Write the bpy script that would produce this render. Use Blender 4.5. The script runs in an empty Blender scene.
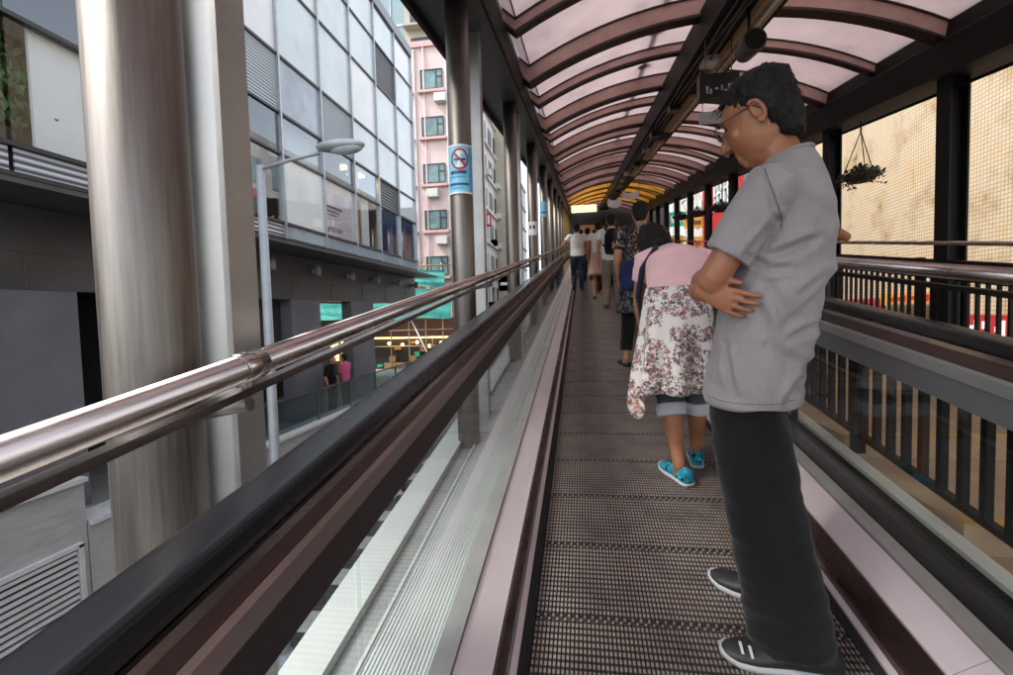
import bpy, bmesh, math, random
from mathutils import Vector as V, Matrix, noise
random.seed(7)
SC = bpy.context.scene
COL = SC.collection
R = math.radians
T = math.tan(R(7.9))          # gradient of the moving walkway
PI = math.pi

# ------------------------------------------------------------------ materials
def nt(name):
    m = bpy.data.materials.new(name); m.use_nodes = True
    t = m.node_tree
    return m, t, t.nodes['Principled BSDF'], t.nodes['Material Output']
def N(t, kind, **kw):
    n = t.nodes.new(kind)
    for k, v in kw.items():
        if k in n.inputs: n.inputs[k].default_value = v
        else: setattr(n, k, v)
    return n
def ramp(t, fac, stops):
    r = t.nodes.new('ShaderNodeValToRGB')
    e = r.color_ramp.elements
    while len(e) > 1: e.remove(e[-1])
    for i, (p, c) in enumerate(stops):
        x = e[0] if i == 0 else e.new(p)
        x.position = p; x.color = (*c, 1) if len(c) == 3 else c
    t.links.new(fac, r.inputs[0])
    return r
def coords(t, scale=(1,1,1), space='Object'):
    tc = t.nodes.new('ShaderNodeTexCoord'); mp = t.nodes.new('ShaderNodeMapping')
    mp.inputs['Scale'].default_value = scale
    t.links.new(tc.outputs[space], mp.inputs[0])
    return mp.outputs[0]
def mat(name, col, rough=.5, metal=0, var=.12, scale=6, bump=0, bscale=40, stretch=(1,1,1), spec=.5, rvar=.1, coat=0):
    m, t, b, o = nt(name)
    co = coords(t, stretch)
    n = N(t, 'ShaderNodeTexNoise', Scale=scale, Detail=6, Roughness=.6); t.links.new(co, n.inputs['Vector'])
    lo = tuple(max(0, c*(1-var)) for c in col); hi = tuple(min(1, c*(1+var)) for c in col)
    r = ramp(t, n.outputs['Fac'], [(.3, lo), (.7, hi)])
    t.links.new(r.outputs[0], b.inputs['Base Color'])
    b.inputs['Metallic'].default_value = metal
    b.inputs['Specular IOR Level'].default_value = spec
    b.inputs['Coat Weight'].default_value = coat
    mr = N(t, 'ShaderNodeMapRange'); mr.inputs[3].default_value = max(.02, rough-rvar); mr.inputs[4].default_value = min(1, rough+rvar)
    t.links.new(n.outputs['Fac'], mr.inputs[0]); t.links.new(mr.outputs[0], b.inputs['Roughness'])
    if bump:
        n2 = N(t, 'ShaderNodeTexNoise', Scale=bscale, Detail=4); t.links.new(co, n2.inputs['Vector'])
        bp = N(t, 'ShaderNodeBump', Strength=bump, Distance=.01); t.links.new(n2.outputs['Fac'], bp.inputs['Height'])
        t.links.new(bp.outputs[0], b.inputs['Normal'])
    return m
def emit(name, col, strength):
    m, t, b, o = nt(name)
    b.inputs['Base Color'].default_value = (*col, 1); b.inputs['Emission Color'].default_value = (*col, 1)
    b.inputs['Emission Strength'].default_value = strength
    return m
def glass(name, tint=(.86,.93,.91), gloss=(1,1,1), rough=.02, base=.04, blend=1.5):
    m, t, b, o = nt(name)
    t.nodes.remove(b)
    tr = N(t, 'ShaderNodeBsdfTransparent'); tr.inputs[0].default_value = (*tint, 1)
    gl = N(t, 'ShaderNodeBsdfGlossy', Roughness=rough); gl.inputs[0].default_value = (*gloss, 1)
    lw = N(t, 'ShaderNodeLayerWeight', Blend=.5)
    fr = N(t, 'ShaderNodeMath', operation='POWER'); fr.inputs[1].default_value = 4.5; t.links.new(lw.outputs['Facing'], fr.inputs[0])
    mx = t.nodes.new('ShaderNodeMixShader')
    ad = N(t, 'ShaderNodeMath', operation='ADD', use_clamp=True); ad.inputs[1].default_value = base
    # stains / streaks that are really on the glass
    co = coords(t, (3,3,.7)); n = N(t, 'ShaderNodeTexNoise', Scale=3, Detail=5); t.links.new(co, n.inputs['Vector'])
    t.links.new(fr.outputs[0], ad.inputs[0]); t.links.new(ad.outputs[0], mx.inputs[0])
    t.links.new(tr.outputs[0], mx.inputs[1]); t.links.new(gl.outputs[0], mx.inputs[2])
    t.links.new(mx.outputs[0], o.inputs[0])
    return m

M = {}
M['steel'] = mat('brushed steel', (.22,.20,.182), .48, 1, .22, 8, .05, 60, (12,12,.6), rvar=.12)
M['rail_steel'] = mat('rail steel', (.44,.375,.355), .24, 1, .16, 5, .03, 80, (8,.6,8), rvar=.14)
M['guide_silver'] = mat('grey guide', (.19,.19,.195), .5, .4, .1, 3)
M['plate'] = mat('pale steel plate', (.42,.42,.41), .45, .7, .15, 4)
M['dark_metal'] = mat('dark bronze paint', (.011,.0105,.0105), .65, 0, .3, 3, spec=.22)
M['gutter'] = mat('grey gutter', (.07,.07,.07), .5, .3, .25, 2)
M['rib'] = mat('rose brown paint', (.58,.385,.335), .55, 0, .22, 2.5)
M['rib_dark'] = mat('dark brown flange', (.035,.025,.024), .5)
M['rubber'] = mat('handrail rubber', (.009,.010,.013), .26, 0, .15, 4, spec=.32, rvar=.10)
M['guide'] = mat('guide aluminium', (.40,.33,.33), .3, .9, .12, 3, 0, 30, (3,.3,3))
M['guide_dark'] = mat('guide dark reflection', (.03,.022,.022), .4, .3, .15, 3)
M['skirt'] = mat('satin skirt panel', (.66,.58,.60), .42, .35, .06, 3, 0, 30, (2,.4,2))
M['copper'] = mat('copper strip', (.20,.13,.11), .28, .9, .2, 5, 0, 30, (6,.5,6))
M['neck'] = mat('brown reflecting band', (.17,.115,.11), .35, .85, .15, 3, 0, 30, (3,.3,3))
M['brush'] = mat('black brush', (.012,.012,.012), .8)
M['pallet_base'] = mat('pallet groove', (.035,.028,.025), .7)
M['deck_metal'] = mat('pale deck metal', (.72,.74,.73), .4, .45, .08, 3)
M['white_kerb'] = mat('white painted kerb', (.52,.53,.52), .45, 0, .06, 3)
M['cream_kerb'] = mat('cream painted kerb', (.84,.80,.72), .5, 0, .08, 3)
M['stair'] = mat('orange lit concrete', (.44,.29,.18), .8, 0, .25, 3, .3, 60)  # orange light falling on the steps is mixed into the concrete colour
M['concrete'] = mat('grey concrete', (.28,.28,.28), .85, 0, .15, 2, .3, 30)
M['asphalt'] = mat('asphalt', (.06,.065,.068), .8, 0, .3, 2, .3, 60)
M['pave'] = mat('pavement slab', (.25,.24,.23), .85, 0, .2, 2)
M['roadpaint'] = mat('road paint', (.65,.65,.62), .7, 0, .15, 3)
M['pod_dark'] = mat('dark podium cladding', (.10,.10,.105), .45, 0, .15, 1)
M['pod_beam'] = mat('grey podium cladding', (.085,.082,.082), .5, 0, .3, .8)
M['pod_col'] = mat('lavender grey stone', (.165,.165,.185), .6, 0, .25, .7)
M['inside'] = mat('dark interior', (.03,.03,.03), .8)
M['stone'] = mat('pale stone blocks', (.42,.41,.40), .8, 0, .12, 3, .3, 20, (1,1,6))
M['cap'] = mat('wall cap', (.62,.62,.61), .6)
M['mullion'] = mat('mullion aluminium', (.45,.47,.50), .35, .6)
M['frame_dark'] = mat('dark frame', (.03,.032,.038), .4)
M['curtain'] = mat('pale blind', (.80,.81,.81), .8, 0, .06, 1.2)
M['curtain_grey'] = mat('grey blind', (.5,.53,.56), .7, 0, .12, 1.5)
M['wood'] = mat('warm wood', (.45,.25,.11), .5, 0, .25, 3, 0, 30, (1,1,6))
M['office_glass'] = glass('office glass', (.86,.9,.92), (.95,.98,1), .01, .10, 1.6)
M['dark_glass'] = glass('dim office glass', (.35,.4,.44), (.95,.98,1), .01, .12, 1.7)
M['spandrel'] = mat('blue grey spandrel glass', (.34,.42,.48), .12, 0, .25, 1.3, rvar=.05, spec=.8)
M['parapet'] = mat('parapet metal', (.22,.24,.27), .4, .4)
M['glass'] = glass('balustrade glass', (.94,.975,.965), (1,1,1), .03, .015, 1.5)
M['rail_glass'] = glass('terrace rail glass', (.6,.72,.72), (1,1,1), .03, .05, 1.5)
M['pink'] = mat('pink render', (.58,.45,.43), .8, 0, .14, .5, .1, 20)
M['pink_trim'] = mat('pink trim', (.52,.33,.31), .7, 0, .1, 2)
M['teal_glass'] = mat('teal curtained glass', (.12,.20,.20), .2, 0, .45, 1.2)
M['white_wall'] = mat('white render', (.52,.50,.47), .8, 0, .18, .6)
M['cream_wall'] = mat('cream render', (.40,.36,.28), .8, 0, .15, .6)
M['pale_glass'] = mat('pale tower glass', (.24,.33,.37), .15, 0, .1, .4)
M['ac'] = mat('ac unit', (.5,.5,.48), .6)
M['net'] = mat('green netting', (.05,.33,.28), .7, 0, .25, 3, .4, 12)
M['bamboo'] = mat('bamboo', (.42,.28,.14), .6, 0, .2, 4)
M['brown'] = mat('brown fascia', (.12,.045,.03), .6)
M['black'] = mat('black plastic', (.02,.02,.021), .4)
M['white'] = mat('white sign', (.8,.8,.8), .5, 0, .03)
M['red'] = mat('red sign', (.42,.025,.03), .45, 0, .1)
M['yellow'] = mat('yellow sign', (.62,.33,.04), .5, 0, .1)
M['green'] = mat('green sign', (.04,.45,.28), .5, 0, .1)
M['navy'] = mat('navy sign', (.03,.06,.20), .4, 0, .3, 6)
M['blue'] = mat('blue notice', (.08,.36,.66), .4, 0, .1)
M['cyan'] = mat('pale blue notice', (.22,.60,.78), .4, 0, .1)
M['lamp_paint'] = mat('grey lamp post', (.42,.44,.46), .5, .2, .1)
M['lamp_glass'] = mat('lamp bowl', (.62,.66,.66), .25)
M['leaf'] = mat('leaf green', (.05,.14,.035), .5, 0, .5, 9)
M['leaf_dark'] = mat('dry leaf', (.05,.05,.025), .6, 0, .4, 9)
M['basket'] = mat('coir basket', (.03,.025,.02), .9, 0, .3, 20, .5, 40)
M['warm_light'] = emit('warm shop light', (1,.62,.22), 1.3)
M['spot_light'] = emit('lit diffuser', (1,.66,.25), 2.5)
M['exit_light'] = emit('lit sign', (1,.93,.65), .28)
M['tile_pole'] = None

def panel_mat(name, col):
    m, t, b, o = nt(name); t.nodes.remove(b)
    co = coords(t, (1,1,1)); n = N(t, 'ShaderNodeTexNoise', Scale=2.6, Detail=7); t.links.new(co, n.inputs['Vector'])
    r = ramp(t, n.outputs['Fac'], [(.2, tuple(c*.78 for c in col)), (.42, tuple(c*.92 for c in col)), (.7, col)])
    tl = N(t, 'ShaderNodeBsdfTranslucent'); df = N(t, 'ShaderNodeBsdfDiffuse'); mx = t.nodes.new('ShaderNodeMixShader')
    mx.inputs[0].default_value = .25
    for s in (tl, df): t.links.new(r.outputs[0], s.inputs[0])
    t.links.new(tl.outputs[0], mx.inputs[1]); t.links.new(df.outputs[0], mx.inputs[2]); t.links.new(mx.outputs[0], o.inputs[0])
    return m
M['roof'] = panel_mat('milky roof panel', (.63,.555,.56))
M['roof_yellow'] = panel_mat('yellow roof panel', (.95,.76,.27))

def pallet_mat():
    m, t, b, o = nt('worn pallet ribs')
    co = coords(t)
    w = N(t, 'ShaderNodeTexWave', Scale=12.0, Distortion=0, bands_direction='Y'); t.links.new(co, w.inputs['Vector'])
    n = N(t, 'ShaderNodeTexNoise', Scale=5, Detail=5); t.links.new(co, n.inputs['Vector'])
    base = ramp(t, n.outputs['Fac'], [(.3,(.19,.16,.148)),(.55,(.34,.295,.275)),(.75,(.32,.23,.15))])
    k = ramp(t, w.outputs['Fac'], [(.25,(.16,.16,.16)),(.5,(1,1,1))])
    mx = N(t, 'ShaderNodeMixRGB', blend_type='MULTIPLY'); mx.inputs[0].default_value = 1
    t.links.new(base.outputs[0], mx.inputs[1]); t.links.new(k.outputs[0], mx.inputs[2])
    t.links.new(mx.outputs[0], b.inputs['Base Color'])
    b.inputs['Metallic'].default_value = .35; b.inputs['Roughness'].default_value = .48
    return m
M['pallet'] = pallet_mat()

def tile_mat():
    m, t, b, o = nt('cream mosaic tile')
    tc = t.nodes.new('ShaderNodeTexCoord')
    sx = t.nodes.new('ShaderNodeSeparateXYZ'); t.links.new(tc.outputs['Object'], sx.inputs[0])
    cb = t.nodes.new('ShaderNodeCombineXYZ'); t.links.new(sx.outputs[1], cb.inputs[0]); t.links.new(sx.outputs[2], cb.inputs[1])
    bk = N(t, 'ShaderNodeTexBrick', Scale=1.0, offset=0.0); bk.inputs['Mortar Size'].default_value = .012
    bk.inputs['Brick Width'].default_value = .085; bk.inputs['Row Height'].default_value = .085
    bk.inputs['Color1'].default_value = (.58,.50,.37,1); bk.inputs['Color2'].default_value = (.55,.46,.33,1); bk.inputs['Mortar'].default_value = (.36,.27,.18,1)
    t.links.new(cb.outputs[0], bk.inputs['Vector'])
    n = N(t, 'ShaderNodeTexNoise', Scale=.9, Detail=7, Roughness=.7); t.links.new(tc.outputs['Object'], n.inputs['Vector'])
    st = ramp(t, n.outputs['Fac'], [(.30,(.26,.17,.10)),(.37,(.80,.70,.55)),(.5,(1,1,1)),(.72,(1,.86,.62))])
    mp3 = t.nodes.new('ShaderNodeMapping'); mp3.inputs['Scale'].default_value = (1.4,1.4,.25); t.links.new(tc.outputs['Object'], mp3.inputs[0])
    n3 = N(t, 'ShaderNodeTexNoise', Scale=1.2, Detail=6, Roughness=.65); t.links.new(mp3.outputs[0], n3.inputs['Vector'])
    st3 = ramp(t, n3.outputs['Fac'], [(.30,(.70,.58,.42)),(.42,(1,1,1))])
    mx3 = N(t, 'ShaderNodeMixRGB', blend_type='MULTIPLY'); mx3.inputs[0].default_value = 1; t.links.new(st.outputs[0], mx3.inputs[1]); t.links.new(st3.outputs[0], mx3.inputs[2])
    st = mx3
    mx = N(t, 'ShaderNodeMixRGB', blend_type='MULTIPLY'); mx.inputs[0].default_value = 1
    t.links.new(bk.outputs[0], mx.inputs[1]); t.links.new(st.outputs[0], mx.inputs[2])
    t.links.new(mx.outputs[0], b.inputs['Base Color']); b.inputs['Roughness'].default_value = .35
    return m
M['tile'] = tile_mat()

def louvre_mat(name, c1, c2, scale, axis='Z'):
    m, t, b, o = nt(name)
    co = coords(t)
    w = N(t, 'ShaderNodeTexWave', Scale=scale, Distortion=0, bands_direction=axis); t.links.new(co, w.inputs['Vector'])
    r = ramp(t, w.outputs['Fac'], [(.3,c1),(.6,c2)])
    t.links.new(r.outputs[0], b.inputs['Base Color'])
    bp = N(t, 'ShaderNodeBump', Strength=.6, Distance=.03); t.links.new(w.outputs['Fac'], bp.inputs['Height']); t.links.new(bp.outputs[0], b.inputs['Normal'])
    b.inputs['Roughness'].default_value = .4
    return m

def cloth(name, col, var=.12, bump=.25, scale=300, rough=.9, heather=0):
    m, t, b, o = nt(name)
    co = coords(t)
    n = N(t, 'ShaderNodeTexNoise', Scale=7, Detail=5); t.links.new(co, n.inputs['Vector'])
    f = N(t, 'ShaderNodeTexNoise', Scale=260, Detail=2); t.links.new(co, f.inputs['Vector'])
    ad = N(t, 'ShaderNodeMixRGB', blend_type='MIX'); ad.inputs[0].default_value = heather
    t.links.new(n.outputs['Fac'], ad.inputs[1]); t.links.new(f.outputs['Fac'], ad.inputs[2])
    r = ramp(t, ad.outputs[0], [(.3, tuple(c*(1-var) for c in col)), (.7, tuple(min(1,c*(1+var)) for c in col))])
    t.links.new(r.outputs[0], b.inputs['Base Color'])
    b.inputs['Roughness'].default_value = rough; b.inputs['Specular IOR Level'].default_value = .15
    b.inputs['Sheen Weight'].default_value = .15; b.inputs['Sheen Roughness'].default_value = .5
    wv = N(t, 'ShaderNodeTexNoise', Scale=16, Detail=3); t.links.new(co, wv.inputs['Vector'])
    bp = N(t, 'ShaderNodeBump', Strength=bump, Distance=.02); t.links.new(wv.outputs['Fac'], bp.inputs['Height'])
    bp2 = N(t, 'ShaderNodeBump', Strength=.15, Distance=.002); t.links.new(f.outputs['Fac'], bp2.inputs['Height']); t.links.new(bp.outputs[0], bp2.inputs['Normal'])
    t.links.new(bp2.outputs[0], b.inputs['Normal'])
    return m
def skin(name, col):
    m, t, b, o = nt(name)
    co = coords(t)
    n = N(t, 'ShaderNodeTexNoise', Scale=14, Detail=6); t.links.new(co, n.inputs['Vector'])
    r = ramp(t, n.outputs['Fac'], [(.3, (col[0]*.8,col[1]*.72,col[2]*.7)), (.7, col)])
    t.links.new(r.outputs[0], b.inputs['Base Color'])
    b.inputs['Roughness'].default_value = .48; b.inputs['Subsurface Weight'].default_value = .08
    b.inputs['Subsurface Radius'].default_value = (.01,.004,.002)
    n2 = N(t, 'ShaderNodeTexNoise', Scale=120, Detail=3); t.links.new(co, n2.inputs['Vector'])
    bp = N(t, 'ShaderNodeBump', Strength=.12, Distance=.003); t.links.new(n2.outputs['Fac'], bp.inputs['Height']); t.links.new(bp.outputs[0], b.inputs['Normal'])
    return m
def hairmat(name, col):
    m, t, b, o = nt(name)
    co = coords(t, (90,90,9)); n = N(t, 'ShaderNodeTexNoise', Scale=1.5, Detail=5); t.links.new(co, n.inputs['Vector'])
    r = ramp(t, n.outputs['Fac'], [(.3, tuple(c*.6 for c in col)), (.7, tuple(c*1.8 for c in col))]); t.links.new(r.outputs[0], b.inputs['Base Color'])
    b.inputs['Roughness'].default_value = .6; b.inputs['Specular IOR Level'].default_value = .28
    bp = N(t, 'ShaderNodeBump', Strength=.9, Distance=.01); t.links.new(n.outputs['Fac'], bp.inputs['Height']); t.links.new(bp.outputs[0], b.inputs['Normal'])
    return m
def print_mat(name, ground, spots, cl_scale=14, cl_size=.54):
    """printed cloth: clusters of flowers and leaves on a plain ground"""
    m, t, b, o = nt(name)
    co = coords(t)
    clus = None
    base = t.nodes.new('ShaderNodeRGB'); base.outputs[0].default_value = (*ground, 1); cur = base.outputs[0]
    for i, (c, s, th) in enumerate(spots):
        mp = t.nodes.new('ShaderNodeMapping'); mp.inputs['Location'].default_value = (i*3.1, i*1.7, i*2.3); t.links.new(co, mp.inputs[0])
        dn = N(t, 'ShaderNodeTexNoise', Scale=s*1.6, Detail=3); t.links.new(mp.outputs[0], dn.inputs['Vector'])
        va = N(t, 'ShaderNodeMixRGB', blend_type='ADD'); va.inputs[0].default_value = .05
        t.links.new(mp.outputs[0], va.inputs[1]); t.links.new(dn.outputs['Color'], va.inputs[2])
        vo = N(t, 'ShaderNodeTexVoronoi', Scale=s); t.links.new(va.outputs[0], vo.inputs['Vector'])
        mk0 = ramp(t, vo.outputs['Distance'], [(th, (1,1,1)), (th+.05, (0,0,0))])
        if clus is None:
            cv = N(t, 'ShaderNodeTexVoronoi', Scale=cl_scale); va2 = N(t, 'ShaderNodeMixRGB', blend_type='ADD'); va2.inputs[0].default_value = .09
            dn2 = N(t, 'ShaderNodeTexNoise', Scale=cl_scale*2, Detail=3); t.links.new(co, dn2.inputs['Vector'])
            t.links.new(co, va2.inputs[1]); t.links.new(dn2.outputs['Color'], va2.inputs[2]); t.links.new(va2.outputs[0], cv.inputs['Vector'])
            clus = ramp(t, cv.outputs['Distance'], [(cl_size, (1,1,1)), (cl_size+.08, (0,0,0))])
        mk = N(t, 'ShaderNodeMixRGB', blend_type='MULTIPLY'); mk.inputs[0].default_value = 1
        t.links.new(mk0.outputs[0], mk.inputs[1]); t.links.new(clus.outputs[0], mk.inputs[2])
        mx = t.nodes.new('ShaderNodeMixRGB'); mx.inputs[2].default_value = (*c, 1)
        t.links.new(mk.outputs[0], mx.inputs[0]); t.links.new(cur, mx.inputs[1]); cur = mx.outputs[0]
    t.links.new(cur, b.inputs['Base Color']); b.inputs['Roughness'].default_value = .9; b.inputs['Specular IOR Level'].default_value = .15
    wv = N(t, 'ShaderNodeTexNoise', Scale=14, Detail=3); t.links.new(co, wv.inputs['Vector'])
    bp = N(t, 'ShaderNodeBump', Strength=.25, Distance=.02); t.links.new(wv.outputs['Fac'], bp.inputs['Height']); t.links.new(bp.outputs[0], b.inputs['Normal'])
    return m

# ------------------------------------------------------------------ object helpers
def link(o): COL.objects.link(o); return o
def thing(name, label, cat, loc=(0,0,0), rz=0, group=None):
    o = link(bpy.data.objects.new(name, None)); o.location = loc; o.rotation_euler = (0,0,rz)
    o.empty_display_size = .2
    return tag(o, label, cat, group)
def tag(o, label=None, cat=None, group=None, kind=None):
    for k, v in (('label',label),('category',cat),('group',group),('kind',kind)):
        if v: o[k] = v
    return o
def rootloc(p):
    while p.parent: p = p.parent
    return p.location.copy()
def copy_tree(o, parent=None):
    c = o.copy(); COL.objects.link(c); c.parent = parent
    for ch in list(o.children): copy_tree(ch, c)
    return c
class MB:
    """collects solids in world coordinates; build() links ONE mesh object"""
    def __init__(s): s.v = []; s.f = []; s.mi = []; s.sm = []
    def add(s, vs, fs, mi=0, smooth=False):
        k = len(s.v); s.v += [V(p) for p in vs]
        for f in fs: s.f.append([i+k for i in f]); s.mi.append(mi); s.sm.append(smooth)
        return s
    def box(s, x0, x1, y0, y1, z0, z1, mi=0, sh=0):
        vs = [(x, y, z + sh*y) for x in (x0,x1) for y in (y0,y1) for z in (z0,z1)]
        return s.add(vs, [(0,1,3,2),(4,6,7,5),(0,4,5,1),(2,3,7,6),(0,2,6,4),(1,5,7,3)], mi)
    def wbox(s, x0, x1, y0, y1, h0, h1, mi=0): return s.box(x0, x1, y0, y1, h0, h1, mi, T)
    def extr(s, prof, y0, y1, mi=0, sh=T, smooth=False, caps=True):
        """profile of (x,h) swept along y with gradient sh"""
        n = len(prof)
        vs = [(x, y, h + sh*y) for y in (y0,y1) for x, h in prof]
        fs = [(i, (i+1) % n, n+(i+1) % n, n+i) for i in range(n)]
        s.add(vs, fs, mi, smooth)
        if caps: s.add(vs, [tuple(range(n))[::-1], tuple(range(n, 2*n))], mi)
        return s
    def tube(s, pts, r, seg=14, mi=0, caps=True, smooth=True):
        pts = [V(p) for p in pts]; n = len(pts)
        rs = r if isinstance(r, (list, tuple)) else [r]*n
        rings = []; up = None
        for i, p in enumerate(pts):
            tg = (pts[min(i+1,n-1)] - pts[max(i-1,0)]).normalized()
            if up is None: up = V((0,0,1)) if abs(tg.z) < .9 else V((1,0,0))
            a = tg.cross(up).normalized(); b = a.cross(tg).normalized(); up = b
            rings.append([p + (a*math.cos(2*PI*k/seg) + b*math.sin(2*PI*k/seg))*rs[i] for k in range(seg)])
        vs = [q for rg in rings for q in rg]
        fs = [(i*seg+k, i*seg+(k+1) % seg, (i+1)*seg+(k+1) % seg, (i+1)*seg+k) for i in range(n-1) for k in range(seg)]
        s.add(vs, fs, mi, smooth)
        if caps: s.add(vs, [tuple(range(seg))[::-1], tuple((n-1)*seg+k for k in range(seg))], mi)
        return s
    def ell(s, c, r, seg=14, rings=9, mi=0, rot=None):
        vs = []; fs = []
        for i in range(rings+1):
            a = PI*i/rings
            for k in range(seg):
                p = V((r[0]*math.sin(a)*math.cos(2*PI*k/seg), r[1]*math.sin(a)*math.sin(2*PI*k/seg), r[2]*math.cos(a)))
                if rot: p = rot @ p
                vs.append(V(c)+p)
        for i in range(rings):
            for k in range(seg): fs.append((i*seg+k, (i+1)*seg+k, (i+1)*seg+(k+1) % seg, i*seg+(k+1) % seg))
        return s.add(vs, fs, mi, True)
    def build(s, name, mats, parent=None, local=False, bevel=0):
        off = V((0,0,0)) if (local or parent is None) else rootloc(parent)
        me = bpy.data.meshes.new(name); me.from_pydata([p-off for p in s.v], [], s.f)
        for m in (mats if isinstance(mats, (list,tuple)) else [mats]): me.materials.append(m)
        me.polygons.foreach_set('material_index', s.mi); me.polygons.foreach_set('use_smooth', s.sm)
        me.update(); me.validate()
        bm = bmesh.new(); bm.from_mesh(me)
        bmesh.ops.remove_doubles(bm, verts=bm.verts, dist=1e-5); bmesh.ops.recalc_face_normals(bm, faces=bm.faces)
        bm.to_mesh(me); bm.free()
        o = link(bpy.data.objects.new(name, me)); o.parent = parent
        if bevel:
            md = o.modifiers.new('bevel', 'BEVEL'); md.width = bevel; md.segments = 2; md.limit_method = 'ANGLE'
        return o
def single(mb, name, mats, label, cat, group=None, bevel=0):
    c = sum(mb.v, V((0,0,0)))/len(mb.v); c.z = min(p.z for p in mb.v)
    mb.v = [p-c for p in mb.v]
    o = mb.build(name, mats, bevel=bevel); o.location = c
    return tag(o, label, cat, group)

# ------------------------------------------------------------------ ground and light
g = MB(); g.add([(-600,-300,-5.0-12),(600,-300,-5.0-12),(600,900,-5.0+36),(-600,900,-5.0+36)], [(0,1,2,3)])
tag(g.build('street', M['asphalt']), 'dark asphalt street below the walkway', 'street', kind='structure')
GZ = lambda y: -5.0 + .04*y
g = MB()
for i in range(9):
    y = 5.2 + i*1.5
    g.add([(x, yy, GZ(yy)+.006) for x, yy in ((-6.0,y),(-2.6,y),(-2.6,y+.62),(-6.0,y+.62))], [(0,1,2,3)])
tag(g.build('road_marking', M['roadpaint']), 'white crossing stripes painted on the street', 'road marking', kind='structure')
g = MB()
g.box(-7.2,-6.2,-20,60,-5.2,-4.87, sh=.04); g.box(5.8,8.2,-20,60,-5.2,-4.87, sh=.04)
tag(g.build('pavement', M['pave']), 'pavement along both sides of the street', 'pavement', kind='structure')

w = bpy.data.worlds.new('World'); SC.world = w; w.use_nodes = True
t = w.node_tree; bg = t.nodes['Background']
sky = t.nodes.new('ShaderNodeTexSky'); sky.sky_type = 'NISHITA'; sky.sun_disc = False
SUN_EL, SUN_AZ = R(52), R(-115)       # azimuth measured from +y towards +x
sky.sun_elevation = SUN_EL; sky.sun_rotation = SUN_AZ
sky.dust_density = 1.5; sky.air_density = 1.0; sky.ozone_density = 1
hs = t.nodes.new('ShaderNodeHueSaturation'); hs.inputs['Saturation'].default_value = .32
t.links.new(sky.outputs[0], hs.inputs['Color']); t.links.new(hs.outputs[0], bg.inputs[0]); bg.inputs[1].default_value = .15
ld = bpy.data.lights.new('sun', 'SUN'); ld.energy = 1.3; ld.angle = R(14); ld.color = (1,.93,.84)
lo = link(bpy.data.objects.new('sun', ld))
sd = V((math.sin(SUN_AZ)*math.cos(SUN_EL), math.cos(SUN_AZ)*math.cos(SUN_EL), math.sin(SUN_EL)))
lo.rotation_euler = (-sd).to_track_quat('-Z', 'Y').to_euler(); lo.location = (0,0,60)
SC.view_settings.view_transform = 'Standard'; SC.view_settings.look = 'None'; SC.view_settings.gamma = 1
SC.view_settings.exposure = 1.8

# ------------------------------------------------------------------ camera
cd = bpy.data.cameras.new('camera'); cam = link(bpy.data.objects.new('camera', cd)); SC.camera = cam
cd.sensor_width = 36; cd.sensor_fit = 'HORIZONTAL'; cd.lens = 36*490/1013; cd.clip_start = .05; cd.clip_end = 3000
yaw, pit, rol = R(8.9), R(-2.98), R(1.5)
f = V((-math.sin(yaw)*math.cos(pit), math.cos(yaw)*math.cos(pit), math.sin(pit)))
r = f.cross(V((0,0,1))).normalized(); u = r.cross(f)
r2 = r*math.cos(rol) - u*math.sin(rol); u2 = u*math.cos(rol) + r*math.sin(rol)
cam.matrix_world = Matrix(((r2.x,u2.x,-f.x,0),(r2.y,u2.y,-f.y,0),(r2.z,u2.z,-f.z,1.25),(0,0,0,1)))
# ------------------------------------------------------------------ moving walkway
Y0, Y1 = -1.6, 33.6
CXW = .31                                           # centre line of the belt
wk = thing('moving_walkway', 'sloping moving walkway with ribbed metal belt between glass sides', 'moving walkway', (CXW,0,0))
def pallet_mesh(detail):
    m = MB()
    m.box(-.485,.485,-.2,.2,-.03,-.008, 0)
    n = 74
    p = .97/n
    for i in range(n):
        x = -.485 + p*(i+.5)
        d = .008 if i % 2 else 0
        m.box(x-p*.30, x+p*.30, -.196+d, .190+d, -.009, 0, 1)
    return m
pm = None; k = 0; y = -1.4
while y < Y1-.2:
    if pm is None:
        o = pallet_mesh(True).build('pallet', [M['pallet_base'], M['pallet']], wk, local=True); pm = o.data
    else:
        o = link(bpy.data.objects.new('pallet', pm)); o.parent = wk
    o.location = (0, y, T*y); o.rotation_euler = (math.atan(T), 0, 0)
    y += .404/math.sqrt(1+T*T)*1.0
def mir(prof, s): return [(CXW + s*x, h) for x, h in prof]      # x measured from the belt centre, s = -1 left, +1 right
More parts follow.
